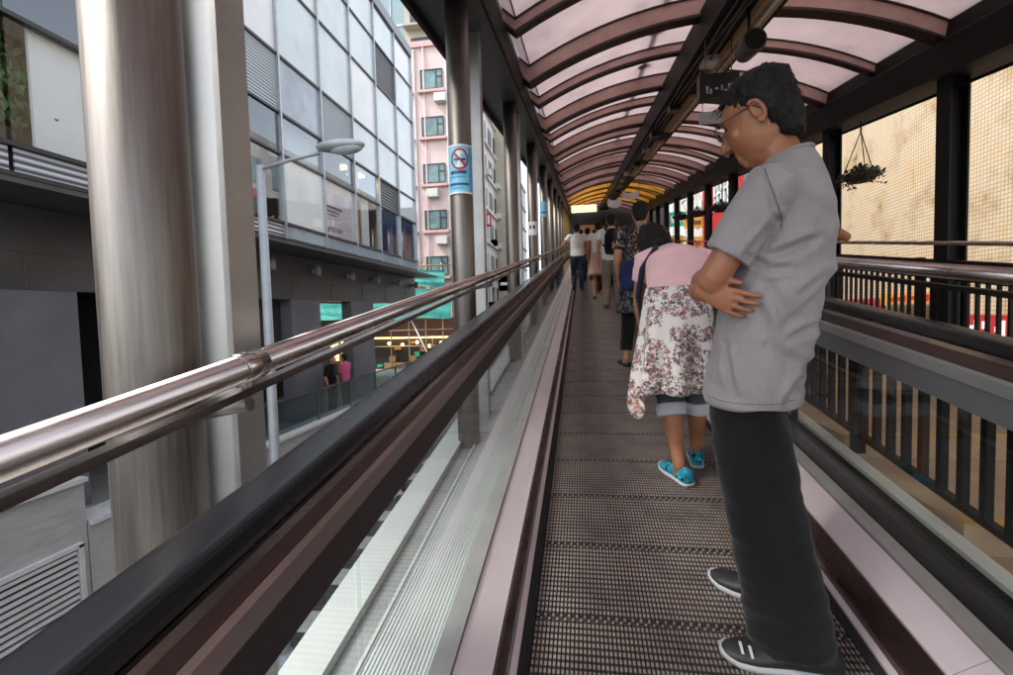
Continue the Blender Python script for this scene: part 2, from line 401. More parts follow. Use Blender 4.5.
for s in (-1, 1):
    MB().extr(mir([(.487,-.03),(.521,-.03),(.521,-.004),(.487,-.004)], s), Y0, Y1).build('brush', M['brush'], wk)
    MB().extr(mir([(.521,-.03),(.540,-.03),(.540,.012),(.521,.004)], s), Y0, Y1).build('edge_strip', M['skirt'], wk)
    MB().extr(mir([(.541,-.02),(.556,-.02),(.556,.148),(.550,.152),(.541,.06)], s), Y0, Y1).build('skirt_strip', M['copper'], wk)
    y = Y0 + .5*(s > 0)
    while y < Y1:
        MB().extr(mir([(.557,.13),(.645,.183),(.645,.203),(.557,.153)], s), y+.0015, min(y+2.4,Y1)-.0015).build('skirt_panel', M['skirt'], wk); y += 2.4
    MB().extr(mir([(.647,.05),(.702,.05),(.702,.215),(.647,.215)], s), Y0, Y1).build('glass_channel', M['plate'], wk)
    y = Y0
    while y < Y1:
        e = min(y+2.4, Y1)
        MB().extr(mir([(.708,.10),(.720,.10),(.720,.80),(.708,.80)], s), y+.003, e-.003).build('glass_panel', M['glass'], wk)
        y = e
    # aluminium guide under the hand rail: lower lip, satin band, dark shoulder, rubber belt
    MB().extr(mir([(.694,.752),(.744,.752),(.744,.826),(.694,.826)], s), Y0, Y1).build('guide_lip', M['guide_dark'] if s < 0 else M['guide_silver'], wk)  # left lip darker than right: its dark reflection put into the colour
    MB().extr(mir([(.684,.828),(.754,.828),(.754,.868),(.690,.868),(.684,.860)], s), Y0, Y1).build('handrail_guide', M['guide'] if s < 0 else M['plate'], wk)  # right band paler: its highlight line put into the colour
    MB().extr(mir([(.690,.869),(.746,.869),(.746,.925),(.690,.925)], s), Y0, Y1).build('guide_neck', M['neck'], wk)  # brown reflection in this band put into its metal colour
    MB().extr(mir([(.675,.910),(.6895,.910),(.6895,.924),(.675,.924)], s), Y0, Y1).build('highlight_strip', M['rail_steel'], wk)  # added strip standing in for the highlight along the handrail edge
    hp = []
    for a in range(0, 181, 6):
        hp.append((.718 + .036*math.copysign(abs(math.cos(R(a)))**.35, math.cos(R(a))), .936 + .024*abs(math.sin(R(a)))**.45))
    hp += [(.684,.9255),(.752,.9255)]
    MB().extr(mir(hp, s), Y0, Y1, smooth=False, caps=True).build('handrail', M['rubber'], wk)

# ------------------------------------------------------------------ footbridge deck carrying it
br = thing('footbridge', 'elevated sloping footbridge deck with white kerbs and steps tinted by warm light', 'footbridge', (1.5,0,-.6))
rib = MB()
x = -.395
rib.wbox(-.735,-.36,Y0,Y1,-.16,-.115)
while x > -.735:
    rib.wbox(x-.008, x, Y0, Y1, -.115, -.10); x -= .014
rib.build('ribbed_deck', M['deck_metal'], br)
MB().wbox(-.750,-.738,Y0,Y1,-.16,-.092).build('edge_trim', M['white_kerb'], br)
MB().wbox(-.835,-.753,Y0,Y1,-.16,-.115).build('drain_strip', M['plate'], br)
MB().wbox(-.985,-.838,Y0,Y1,-.22,-.075).build('kerb', M['white_kerb'], br)
MB().wbox(-.975,-.845,Y0,Y1,-.62,-.222).build('edge_girder', M['gutter'], br)
MB().wbox(-.84,3.85,Y0,Y1,-.70,-.60).build('soffit_plate', M['gutter'], br)
MB().wbox(.98,1.515,Y0,Y1,-.30,-.105).build('dark_deck', M['dark_metal'], br)
MB().wbox(1.525,1.60,Y0,Y1,-.22,-.09).build('kerb', M['cream_kerb'], br)
st = MB(); y = Y0
while y < Y1:
    st.box(1.62,3.62,y,y+.99,T*y-.55,T*y-.03-.02, 0)
    st.box(1.62,3.62,y+.0,y+.06,T*y-.049,T*y-.044, 1)
    y += .99
st.build('stair', [M['stair'], M['yellow']], br)
MB().wbox(3.64,3.92,Y0,Y1,-.6,.02).build('edge_girder', M['dark_metal'], br)

# ------------------------------------------------------------------ canopy
cn = thing('canopy', 'arched walkway canopy on steel posts with rose brown ribs and milky panels', 'canopy', (1.5,0,0))
POST = [.83 + 2.45*i for i in range(-1, 14)]
for y in POST:
    yy = y - (.03 if abs(y-.83) < .01 else 0)
    MB().tube([(-.795,yy,T*yy-.6),(-.795,yy,T*yy+2.87)], .076, 24).build('round_post', M['steel'], cn)
    yf = yy + (.19 if abs(y-.83) < .01 else .50)
    q = MB(); q.wbox(-.846,-.754,yf-.010,yf+.010,-.6,2.87); q.wbox(-.86,-.846,yf-.045,yf+.045,-.6,2.87); q.wbox(-.754,-.74,yf-.045,yf+.045,-.6,2.87)
    q.build('flat_post', M['plate'], cn)
    q = MB(); q.wbox(3.66,3.68,y-.10,y+.10,-.3,2.72); q.wbox(3.82,3.84,y-.10,y+.10,-.3,2.72); q.wbox(3.68,3.82,y-.012,y+.012,-.3,2.72)
    q.build('wall_post', M['dark_metal'], cn)  # stainless post, its dark reflections put into a near-black colour
YE = 35.2
MB().extr([(-1.06,2.86),(-.64,2.86),(-.64,3.12),(-.675,3.14),(-.675,3.37),(-1.06,3.37)], -2.2, YE).build('eave_beam', [M['gutter']], cn)  # sky light on the underside put into the grey colour
MB().extr([(-1.10,2.80),(-1.065,2.80),(-1.065,3.40),(-1.10,3.40)], -2.2, YE).build('gutter', M['dark_metal'], cn)
MB().extr([(-.638,2.855),(-.615,2.855),(-.615,3.10),(-.638,3.10)], -2.2, YE).build('inner_fascia', M['dark_metal'], cn)  # black sheet: the unlit inner face of the beam put into colour
MB().extr([(3.56,2.70),(3.98,2.70),(3.98,3.36),(3.69,3.36),(3.64,3.09),(3.56,3.04)], -2.2, YE).build('eave_beam', M['dark_metal'], cn)
MB().tube([(3.75,-2.2,2.60-2.2*T),(3.75,YE,2.60+T*YE)], .018, 8).build('tie_rod', M['dark_metal'], cn)
def arch(x):
    c = 1.575; Rr = 4.45; d = x - c
    if d < -2.125: return 3.03 + (-2.125-d)*.9
    if d > 2.125: return 3.03 + (d-2.125)*.5
    return 3.57 - (Rr - math.sqrt(Rr*Rr - d*d))
XS = [-.665,-.55] + [-.55 + 4.25*i/22 for i in range(1, 23)] + [3.72]
def arch_rib(y, depth, w):
    m = MB()
    lo0 = .21-depth
    def band(h0, h1, wy, mi):
        prof = [(x, arch(x)+h0) for x in XS] + [(x, arch(x)+h1) for x in reversed(XS)]
        n = len(XS)
        vs = [(x, yy, h+T*y) for yy in (y-wy, y+wy) for x, h in prof]
        N2 = 2*n
        fs = []
        for i in range(n-1):
            a, b2, c2, d2 = i, i+1, N2-2-i, N2-1-i
            fs += [(a,b2,c2,d2), (N2+d2,N2+c2,N2+b2,N2+a), (a,N2+a,N2+b2,b2), (d2,c2,N2+c2,N2+d2)]
        fs += [(0,N2-1,2*N2-1,N2), (n-1,N2+n-1,N2+n,n)]
        m.add(vs, fs, mi)
    band(lo0, lo0+.028, w, 1); band(lo0+.028, .19, w*.5, 0); band(.19, .21, w*.85, 1)
    m.build('rib', [M['rib'], M['rib_dark']], cn)
ribs = []
y = .83 - 2.45
i = 0
while y < YE:
    main = i % 2 == 0
    arch_rib(y, .225 if main else .145, .075 if main else .05); ribs.append(y)
    y += 1.225; i += 1
for a, b2 in zip(ribs[:-1], ribs[1:]):
    m = MB()
    n = len(XS)
    vs = [(x, yy, arch(x)+hh+T*yy) for yy in (a+.004, b2-.004) for hh in (.212,.220) for x in XS]
    fs = []
    for j in range(n-1):
        fs += [(j,j+1,2*n+j+1,2*n+j), (n+j,3*n+j,3*n+j+1,n+j+1)]
    for k0 in (0, 2*n):
        for j in range(n-1): fs.append((k0+j, k0+n+j, k0+n+j+1, k0+j+1))
    fs += [(0,2*n,3*n,n), (n-1,2*n-1,4*n-1,3*n-1)]
    m.add(vs, fs, 0)
    m.build('roof_panel', M['roof_yellow'] if (a > 20.5 and a < 31) else M['roof'], cn)
MB().wbox(1.30,1.85,-2.2,YE,3.27,3.62).build('centre_beam', M['dark_metal'], cn)
MB().tube([(-.545,-2.2,3.245-2.2*T),(-.545,YE,3.245+T*YE)], .006, 6).build('panel_seam', M['rib_dark'], cn)
MB().tube([(.92,-2.2,3.80-2.2*T),(.92,YE,3.80+T*YE)], .035, 8).build('roof_conduit', M['dark_metal'], cn)
for y in [.2+1.225*j for j in range(0, 26)]:
    MB().wbox(.86,.99,y,y+.16,3.755,3.86).build('conduit_box', M['dark_metal'], cn)
# long ceiling trunking under the beam: dim wood coloured reflectors
for y in [1.0,4.3,7.6,10.9,14.2]:
    t_ = thing('ceiling_light', 'unlit strip light under the centre beam', 'ceiling light', (1.66,y,T*y+3.2), 0, 'strip lights under the canopy beam')
    t_['label'] = {1.0:'strip light under the centre beam, nearest of the row',4.3:'strip light under the centre beam, second of the row',7.6:'strip light under the centre beam, third of the row',10.9:'strip light under the centre beam, fourth of the row',14.2:'strip light under the centre beam, farthest of the row'}[y]
    MB().extr([(1.58,3.268),(1.78,3.268),(1.76,3.215),(1.60,3.215)], y, y+2.3).build('reflector', M['bamboo'], t_)
    MB().tube([(1.68,y+.08,3.195+T*(y+.08)),(1.68,y+2.2,3.195+T*(y+2.2))], .016, 10).build('tube', M['lamp_glass'], t_)

for j, (dx, dh) in enumerate(((1.36,3.245),(1.42,3.25),(1.47,3.24))):
    pts = []; y = -1.0; rn_ = random.Random(j+20)
    while y < 33: pts.append((dx+rn_.uniform(-.015,.015), y, T*y+dh-rn_.uniform(0,.035))); y += .6
    MB().tube(pts, .009+.003*j, 6).build('cable', M['black'], cn)
rn_ = random.Random(4)
for y in [2.2+1.9*i for i in range(14)]:
    a = rn_.uniform(1.32,1.44); l = rn_.uniform(.14,.3); h_ = rn_.uniform(.06,.13)
    MB().wbox(a, a+.16, y, y+l, 3.262-h_, 3.262).build('junction_box', M[rn_.choice(['gutter','black','ac'])], cn)
for y in POST:
    for k in range(2):
        yy = y-.10+.2*k
        MB().tube([(-.632,yy,T*yy+2.95),(-.606,yy,T*yy+2.95)], .014, 6).build('bolt', M['gutter'], cn)
# loudspeaker, hanging screen, notices
sp = thing('loudspeaker', 'dark cylindrical horn loudspeaker under the centre beam', 'loudspeaker', (1.53,4.7,3.84))
y = 4.7; z = 3.02+T*y-.10
MB().tube([(1.53,y+.0,z),(1.53,y+.03,z),(1.53,y+.30,z+.03)], [.10,.105,.085], 24).build('body', M['gutter'], sp)
MB().tube([(1.53,y-.006,z),(1.53,y+.004,z)], .085, 24).build('grille', M['dark_metal'], sp)
MB().tube([(1.53,y+.16,z+.08),(1.53,y+.16,T*y+3.29)], .014, 8).build('bracket', M['dark_metal'], sp)
sg = thing('hanging_screen', 'black information screen hung from the canopy on two rods', 'screen', (1.5,5.5,3.35))
y = 5.5
MB().box(1.245,1.645,y,y+.12,3.41,3.67).build('housing', M['black'], sg, bevel=.008)
q = MB()
for (xx, zz, ww, hh) in ((1.37,3.42,.025,.06),(1.41,3.40,.02,.05),(1.46,3.44,.03,.02),(1.52,3.43,.015,.05),(1.55,3.42,.03,.015),(1.59,3.43,.02,.06),(1.62,3.45,.02,.04),(1.38,3.40,.015,.04),(1.60,3.41,.05,.012)):
    q.box(xx-.06,xx+ww-.06,y-.004,y-.002,zz+.06,zz+hh+.06)
q.build('lettering', M['ac'], sg)
for xx in (1.32,1.58): MB().tube([(xx,y+.06,3.67),(xx,y+.06,T*y+3.28)], .006, 8).build('rod', M['steel'], sg)
nb = thing('notice_board', 'small pale lilac notice hanging below the black screen', 'notice', (1.5,6.2,3.2))
y = 6.2
MB().box(1.40,1.72,y,y+.015,3.40,3.54).build('board', M['curtain_grey'], nb)
for xx in (1.44,1.68): MB().tube([(xx,y+.008,3.54),(xx,y+.008,T*y+3.28)], .004, 6).build('wire', M['black'], nb)
bn = thing('hanging_banner', 'white cloth banner sagging from the canopy above the queue', 'banner', (1.45,18,4.9))
q = MB()
for (x0,x1,zt,dp) in ((.95,1.42,5.20,.30),(1.46,2.05,5.42,.26)):
    vs=[];fs=[]
    for a in range(7):
        for b2 in range(5):
            fx=a/6; fz=b2/4
            vs.append((x0+(x1-x0)*fx, 18+.05*math.sin(fx*7+fz*3), zt - dp*fz - .10*math.sin(PI*fx)*(1-.3*fz)))
    k=len(vs); vs2=[(v[0],v[1]+.01,v[2]) for v in vs]
    for a in range(6):
        for b2 in range(4):
            i0=a*5+b2; fs.append((i0,i0+1,i0+6,i0+5)); fs.append((k+i0,k+i0+5,k+i0+6,k+i0+1))
    q.add(vs+vs2,fs,0,True)
q.build('cloth', M['white'], bn)
for xx in (.96,1.44,2.04): MB().tube([(xx,18,5.15),(xx,18,T*18+3.3)], .008, 6).build('cord', M['black'], bn)
ex = thing('exit_sign', 'pale yellow lit box sign at the far end of the canopy', 'sign', (-.1,24,5.9))
MB().box(-.45,.75,24,24.12,5.92,6.25).build('light_box', M['exit_light'], ex)
MB().tube([(.15,24.06,6.25),(.15,24.06,T*24+3.3)], .015, 6).build('rod', M['black'], ex)

# notices wrapped on the round posts
def wrap_sign(y, z0, z1, a0, a1, name, label, bands):
    t_ = thing(name, label, 'sign', (-.795,y,z0))
    def patch(h0, h1, b0, b1, rr, m, nm):
        rr -= .012
        q = MB(); seg = 14; vs = []; 
        for rr_ in (rr, rr+.002):
            for hh in (h0, h1):
                for i in range(seg+1):
                    a = R(b0+(b1-b0)*i/seg); vs.append((-.795+rr_*math.cos(a), y+rr_*math.sin(a), hh))
        n = seg+1; fs = []
        for i in range(seg): fs += [(i,i+1,n+i+1,n+i), (2*n+i,3*n+i,3*n+i+1,2*n+i+1), (i,2*n+i,2*n+i+1,i+1), (n+i,n+i+1,3*n+i+1,3*n+i)]
        fs += [(0,n,3*n,2*n),(seg,2*n+seg,3*n+seg,n+seg)]
        q.add(vs, fs, 0, False); q.build(nm, m, t_)
    for (h0,h1,b0,b1,rr,m,nm) in bands: patch(h0,h1,b0,b1,rr,m,nm)
    return t_
a0, a1 = -160, -10
y = 3.28
zz = 2.04
ns = wrap_sign(y, zz, zz+.32, a0, a1, 'no_smoking_sign', 'blue no smoking sign wrapped on the round steel post', [
    (zz,zz+.32,a0,a1,.0895,M['cyan'],'plate'), (zz+.0,zz+.012,a0,a1,.092,M['white'],'border'), (zz+.308,zz+.32,a0,a1,.092,M['white'],'border'),
    (zz+.012,zz+.308,a1-26,a1-2,.0918,M['blue'],'side_band'),
    (zz+.13,zz+.15,a0+28,a1-40,.0925,M['navy'],'lettering'), (zz+.108,zz+.116,a0+24,a1-44,.0925,M['blue'],'lettering'),
    (zz+.055,zz+.07,a0+22,a1-30,.0925,M['navy'],'lettering'), (zz+.035,zz+.041,a0+30,a1-60,.0925,M['blue'],'lettering')])
def cyl_pt(u_, v_, rr): # u across (m), v up (m) about the sign's emblem centre
    a = R(-82) + u_/.09
    return V((-.795+(rr-.012)*math.cos(a), y+(rr-.012)*math.sin(a), zz+.225+v_))
q = MB(); seg = 28
vs = [cyl_pt(0,0,.0926)] + [cyl_pt(.066*math.cos(2*PI*i/seg), .066*math.sin(2*PI*i/seg), .0926) for i in range(seg)]
q.add(vs, [(0,1+i,1+(i+1)%seg) for i in range(seg)]); q.build('disc', M['white'], ns)
q = MB()
vs = [cyl_pt(rr*math.cos(2*PI*i/seg), rr*math.sin(2*PI*i/seg), .0934) for rr in (.056,.07) for i in range(seg)]
q.add(vs, [(i,(i+1)%seg,seg+(i+1)%seg,seg+i) for i in range(seg)])
n8 = 8
vs = []
for i in range(n8+1):
    s_ = -.057 + .114*i/n8
    vs += [cyl_pt(s_*.74-.005, -s_*.68-.005, .0938), cyl_pt(s_*.74+.005, -s_*.68+.005, .0938)]
q.add(vs, [(2*i,2*i+1,2*i+3,2*i+2) for i in range(n8)]); q.build('red_ring', M['red'], ns)
q = MB(); vs = []
for i in range(n8+1):
    s_ = -.045+.09*i/n8; vs += [cyl_pt(s_,-.009,.0930), cyl_pt(s_,.003,.0930)]
q.add(vs, [(2*i,2*i+1,2*i+3,2*i+2) for i in range(n8)]); q.build('cigarette', M['black'], ns)
y = 8.18
wrap_sign(y, 2.55, 2.72, -150, -20, 'paper_notice', 'white paper notice with dark marks on the third visible post', [
    (2.50,2.72,-150,-20,.0895,M['white'],'sheet'), (2.60,2.66,-120,-100,.091,M['black'],'mark'), (2.60,2.66,-80,-55,.091,M['black'],'mark')])
y = 10.63
wrap_sign(y, 3.25, 3.55, -150, -20, 'blue_notice', 'blue green notice wrapped on a farther round post', [(3.25,3.58,-150,-20,.0895,M['cyan'],'sheet'), (3.33,3.36,-130,-40,.091,M['navy'],'lettering')])

# ------------------------------------------------------------------ guard rails
gr = thing('guard_rail', 'polished steel tube rail along the left posts', 'handrail', (-.6,0,1))
MB().tube([(-.60,-1.6,1.053-1.6*T),(-.60,Y1,1.053+T*Y1)], .0245, 24).build('rail', M['rail_steel'], gr)
MB().extr([(-.612,1.004),(-.588,1.004),(-.588,1.018),(-.612,1.018)], -1.6, Y1).build('support_bar', M['rail_steel'], gr)
for y in POST:
    yy = y - (.03 if abs(y-.83) < .01 else 0)
    MB().tube([(-.60,yy+.0,T*yy+.985),(-.72,yy+.0,T*yy+.965)], .014, 10).build('bracket', M['steel'], gr)
    MB().tube([(-.60,yy-.03,T*(yy-.03)+1.053),(-.60,yy+.03,T*(yy+.03)+1.053)], .0275, 24).build('collar', M['rail_steel'], gr)
    MB().tube([(-.60,yy,T*yy+1.00),(-.60,yy,T*yy+1.04)], .010, 8).build('stub', M['steel'], gr)
gr = thing('guard_rail', 'thick dark steel rail just outside the right balustrade', 'handrail', (1.3,0,1))
MB().tube([(1.30,-1.6,1.075-1.6*T),(1.30,Y1,1.075+T*Y1)], .029, 20).build('rail', M['rail_steel'], gr)
MB().extr([(1.285,1.012),(1.315,1.012),(1.315,1.03),(1.285,1.03)], -1.6, Y1).build('support_bar', M['dark_metal'], gr)
for y in POST:
    MB().tube([(1.30,y,T*y-.1),(1.30,y,T*y+1.03)], .02, 10).build('stanchion', M['dark_metal'], gr)
def bar_fence(label, x, h0, h1, gap, rr, toprail):
    fc = thing('bar_fence', label, 'fence', (x,0,0))
    MB().wbox(x-.025,x+.025,-1.6,Y1,h1-.02,h1+.02).build('top_bar', toprail, fc)
    MB().wbox(x-.02,x+.02,-1.6,Y1,h0,h0+.03).build('bottom_bar', M['dark_metal'], fc)
    y = -1.6; k = 0
    while y < Y1-2.4:
        q = MB(); yy = y
        while yy < y+2.44:
            q.wbox(x-rr,x+rr,yy-rr,yy+rr,h0+.03,h1-.02); yy += gap
        q.build('bar_panel', M['dark_metal'], fc)
        MB().wbox(x-.03,x+.03,yy-.03-gap/2,yy+.03-gap/2,h0-.1,h1+.03).build('post', M['dark_metal'], fc)
        y = yy
    return fc
bar_fence('low dark bar fence between the walkway and the steps', 1.66, -.02, .70, .13, .017, M['dark_metal'])
fo = bar_fence('tall dark bar fence along the outer edge of the steps', 3.66, .04, .86, .122, .014, M['dark_metal'])
MB().tube([(3.60,-1.6,1.05-1.6*T),(3.60,Y1,1.05+T*Y1)], .022, 14).build('hand_rail', M['rail_steel'], fo)

# ------------------------------------------------------------------ hanging baskets
def basket(x, y, label, sc=1.0):
    z = T*y + 1.92
    t_ = thing('hanging_basket', label, 'hanging basket', (x,y,z), 0, 'planted baskets hung along the canopy')
    q = MB(); rr = [(.02,-.10),(.13,-.085),(.20,-.03),(.215,.01),(.20,.012)]
    seg = 18; vs = [(x+a*sc*math.cos(2*PI*k/seg), y+a*sc*math.sin(2*PI*k/seg), z+b2*sc) for a, b2 in rr for k in range(seg)]
    fs = [(i*seg+k,i*seg+(k+1)%seg,(i+1)*seg+(k+1)%seg,(i+1)*seg+k) for i in range(4) for k in range(seg)] + [tuple(range(seg)), tuple(4*seg+k for k in range(seg))]
    q.add(vs, fs, 0, True); q.build('bowl', M['basket'], t_)
    for k in range(3):
        a = 2*PI*k/3 + .3
        MB().tube([(x+.21*sc*math.cos(a), y+.21*sc*math.sin(a), z), (x,y,z+.56*sc)], .006, 6).build('chain', M['dark_metal'], t_)
    MB().tube([(x,y,z+.54*sc),(x,y,T*y+2.62)], .01, 6).build('hook', M['dark_metal'], t_)
    q = MB(); rnd = random.Random(int(y*100))
    for i in range(380):
        a = rnd.uniform(0, 2*PI); d = rnd.uniform(0,.27)*sc; c = V((x+d*math.cos(a), y+d*math.sin(a), z + (rnd.uniform(-.02,.13)*(1.2-d/.27) if d < .21*sc else rnd.uniform(-.14,.04))*sc))
        n_ = V((rnd.uniform(-1,1),rnd.uniform(-1,1),rnd.uniform(-.5,1))).normalized(); s_ = rnd.uniform(.018,.04)
        t1 = n_.orthogonal().normalized()*s_; t2 = n_.cross(t1).normalized()*s_*.5
        q.add([c-t1, c+t2, c+t1, c-t2], [(0,1,2,3)], 0)
    q.build('foliage', M['leaf_dark'], t_)
basket(3.62, 7.15, 'dark hanging basket on three chains before the tiled wall')
basket(3.62, 8.9, 'hanging basket half hidden by the shoulder of the man in grey', .8)
for i, (yy, lb) in enumerate(((13.2,'hanging basket before the red shopfront'),(15.8,'hanging basket beside the yellow and green signs'),(18.4,'small far hanging basket near the black print dress'))):
    basket(3.5, yy, lb, 1.3)
# ------------------------------------------------------------------ left: office building on its podium
ob = thing('office_building', 'glass office building with louvred bands on a dark stone podium', 'building', (-10,10,-4))
MY = [18.88 - 1.755*i for i in range(0, 12)]          # mullion lines
ROW = [3.0,3.35,4.85,5.75,7.0,8.75,10.1,11.25]
XF = -6.5
lv = louvre_mat('blue louvres', (.24,.30,.34), (.56,.64,.69), 4.5); lvd = louvre_mat('dark louvres', (.02,.02,.022), (.09,.10,.11), 3.2)
lvb = louvre_mat('silver louvres', (.10,.11,.13), (.62,.64,.68), 3.6)
M['pale_pane'] = mat('pale blind behind glass', (.60,.71,.74), .5, 0, .14, .9, rvar=.05, coat=1)
M['pale_pane_warm'] = mat('white blind behind glass', (.76,.81,.82), .5, 0, .10, .7, rvar=.05, coat=1)
M['clear_glass'] = glass('clear office glass', (.95,.97,.98), (1,1,1), .01, .03)
M['poster'] = mat('pinkish poster', (.72,.64,.66), .6, 0, .08, 1)
def pane(i, r_, m, back=None, depth=.1):
    y1, y0 = MY[i]-.03, MY[i+1]+.03; z0, z1 = ROW[r_]+.03, ROW[r_+1]-.03
    wv = MB().box(XF-.03, XF-.012, y0, y1, z0, z1).build('window', m, ob)
    if back: MB().box(XF-depth-.02, XF-depth, y0, y1, z0, z1).build('blind', back, wv)
    return wv
rnd = random.Random(3)
for i in range(11):
    for r_ in range(7):
        if r_ == 0: pane(i, r_, M['spandrel'] if i < 5 else lvb)
        elif r_ == 1:
            if i == 6 or i == 7: pane(i, r_, M['clear_glass'])              # rooms built below
            elif i == 5: pane(i, r_, M['office_glass'])
            elif i in (8, 9, 10): pane(i, r_, M['clear_glass'])
            elif i == 4: pane(i, r_, M['pale_pane_warm'])
            elif i == 3: pane(i, r_, M['clear_glass'], M['poster'], .05)
            elif i == 2: pane(i, r_, M['clear_glass'])
            else: pane(i, r_, M['office_glass'], M['navy'], .06)
        elif r_ == 2:
            if i == 1: pane(i, r_, lvd)
            elif i == 2: pane(i, r_, M['office_glass'])
            elif i in (5,6,7): pane(i, r_, M['dark_glass'], M['curtain_grey'], .5)
            elif i in (4,): pane(i, r_, M['office_glass'], M['curtain_grey'], .3)
            else: pane(i, r_, M['dark_glass'] if i == 3 else M['pale_pane'], M['curtain_grey'] if i == 3 else None, .4)
        elif r_ == 3:
            pane(i, r_, lv if (i >= 5 or i == 3) else (M['spandrel'] if i == 4 else M['pale_pane']))
        elif r_ == 5 and i == 1: pane(i, r_, lvd)
        else:
            pane(i, r_, M['pale_pane'] if (i+r_) % 3 else M['pale_pane_warm'])
for i, y in enumerate(MY[:8]+MY[9:]): MB().box(XF-.07, XF+.06, y-.027, y+.027, 3.0, 11.25).build('mullion', M['mullion'], ob)
for z in ROW: MB().box(XF-.075, XF+.03, MY[-1], MY[0]-.03, z-.028, z+.028).build('transom', M['frame_dark'], ob)
MB().box(-16,XF+.07,MY[-1],MY[0]+.05,11.28,11.62).build('parapet', M['parapet'], ob)
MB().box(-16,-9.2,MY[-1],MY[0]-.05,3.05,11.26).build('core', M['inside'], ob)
MB().box(-16,XF-.08,MY[0]-.045,MY[0]-.002,3.0,11.27).build('end_wall', M['white_wall'], ob)
MB().box(-9.2,XF-.08,MY[-1]+.1,MY[0]-.06,3.02,3.34).build('floor_slab', M['inside'], ob)
MB().box(-9.2,XF-.08,MY[-1]+.1,MY[0]-.06,5.72,7.0).build('floor_slab', M['inside'], ob)
# rooms behind the clear panes of the first floor
MB().box(-7.6,-7.5,8.36,9.75,3.36,4.9).build('room_panel', M['wood'], ob)
MB().box(-7.2,-7.1,9.6,10.1,3.36,5.0).build('room_partition', M['curtain_grey'], ob)
MB().box(-7.0,-6.9,8.34,8.7,3.36,4.84).build('room_partition', M['curtain'], ob)
for y in (8.9, 9.6): MB().box(-7.9,-7.2,y-.2,y+.2,5.64,5.70).build('downlight', M['spot_light'], ob)
MB().box(-6.72,-6.68,13.70,14.35,3.36,5.7).build('room_panel', M['wood'], ob)
MB().box(-6.66,-6.62,14.3,14.80,3.36,4.9).build('room_partition', M['curtain'], ob)
MB().box(-7.05,-7.0,14.75,15.3,3.36,5.0).build('room_panel', M['frame_dark'], ob)
for y in (13.9, 14.8): MB().box(-7.2,-6.8,y-.2,y+.2,5.64,5.70).build('downlight', M['spot_light'], ob)
for y in (12.3,13.1): MB().tube([(-6.64,y,4.76),(-6.64,y,4.81)], .05, 12).build('downlight', M['spot_light'], ob)
# poster lettering on the grey blind (bay 3)
q = MB()
for (a, b2, z, h) in ((12.1,12.9,4.12,.06),(12.1,12.75,4.02,.035),(12.2,12.6,3.93,.03),(12.1,12.9,3.6,.02),(12.1,12.9,3.55,.02),(12.1,12.7,3.5,.02)):
    yy = a
    while yy < b2:
        l = rnd.uniform(.04,.10); q.box(-6.546,-6.542,yy,min(yy+l,b2),z,z+h); yy += l+.03
q.build('poster_lettering', M['frame_dark'], ob)
# near bay: white curtain beside the pot plant
MB().box(-6.64,-6.60,5.18,6.55,3.36,4.85).build('curtain', M['curtain'], ob)
MB().box(-6.64,-6.60,3.2,6.55,4.92,5.7).build('curtain', M['curtain_grey'], ob)
MB().box(-7.6,-7.5,1.0,5.2,3.36,5.7).build('room_panel', M['frame_dark'], ob)
# podium
MB().box(-9.0,XF+.02,-3,21.6,2.90,2.97).build('soffit', M['pod_beam'], ob)
MB().box(-7.9,-7.6,-3,21.75,1.73,2.89).build('podium_beam', M['pod_beam'], ob)
MB().box(-7.9,-7.585,-3,21.78,2.26,2.285).build('beam_joint', M['pod_dark'], ob)
for y in [1.5+2.1*i for i in range(10)]: MB().box(-7.62,-7.59,y-.008,y+.008,1.74,2.25).build('cladding_joint', M['pod_dark'], ob)
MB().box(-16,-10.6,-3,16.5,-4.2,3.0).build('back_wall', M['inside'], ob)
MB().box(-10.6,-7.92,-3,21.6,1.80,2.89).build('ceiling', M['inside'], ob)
for i, y in enumerate((15.36, 11.95, 8.45, 4.95, 1.45, -1.9)):
    MB().box(-7.95,-7.61,y,y+(1.75 if i == 0 else 1.45),-4.2,1.75).build('column', M['pod_col'], ob)
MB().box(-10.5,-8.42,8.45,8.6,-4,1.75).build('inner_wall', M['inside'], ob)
MB().box(-8.2,-7.9,3.0,4.9,-2.,1.72).build('dark_infill', M['inside'], ob)  # dark panel filling the opening between columns
MB().box(-8.2,-7.9,9.95,11.9,-.2,1.72).build('dark_infill', M['inside'], ob)
for i, y in enumerate((8.86,10.96,13.06,15.16,17.2,19.3,21.4)):
    q = MB(); q.tube([(-7.42,y,2.42),(-7.42,y,2.70)], .085, 16); q.box(-7.60,-7.42,y-.03,y+.03,2.50,2.62)
    q.build('wall_spotlight', M['lamp_paint'], ob)
    
# lit shop at the back of the terrace arcade
sh = thing('arcade_shop', 'warm lit shopfront seen behind the two people on the terrace', 'shop', (-10,18.5,-1.6))
MB().box(-10.4,-10.2,16.6,21.0,-1.6,1.1).build('wall', M['brown'], sh)
for (a, b2, z0, z1) in ((16.9,17.6,-.4,.9),(18.6,19.2,-.6,.9),(19.5,20.4,-.8,.5)):
    wv = MB().box(-10.19,-10.15,a,b2,z0,z1).build('window', M['warm_light'], sh)
    q = MB()
    for k in range(3): q.box(-10.148,-10.13,a+(b2-a)*k/2-.02,a+(b2-a)*k/2+.02,z0,z1)
    q.box(-10.148,-10.13,a,b2,(z0+z1)/2-.02,(z0+z1)/2+.02); q.build('frame', M['frame_dark'], wv)
MB().box(-10.18,-10.12,17.75,18.5,-1.6,.7).build('door', M['frame_dark'], sh)

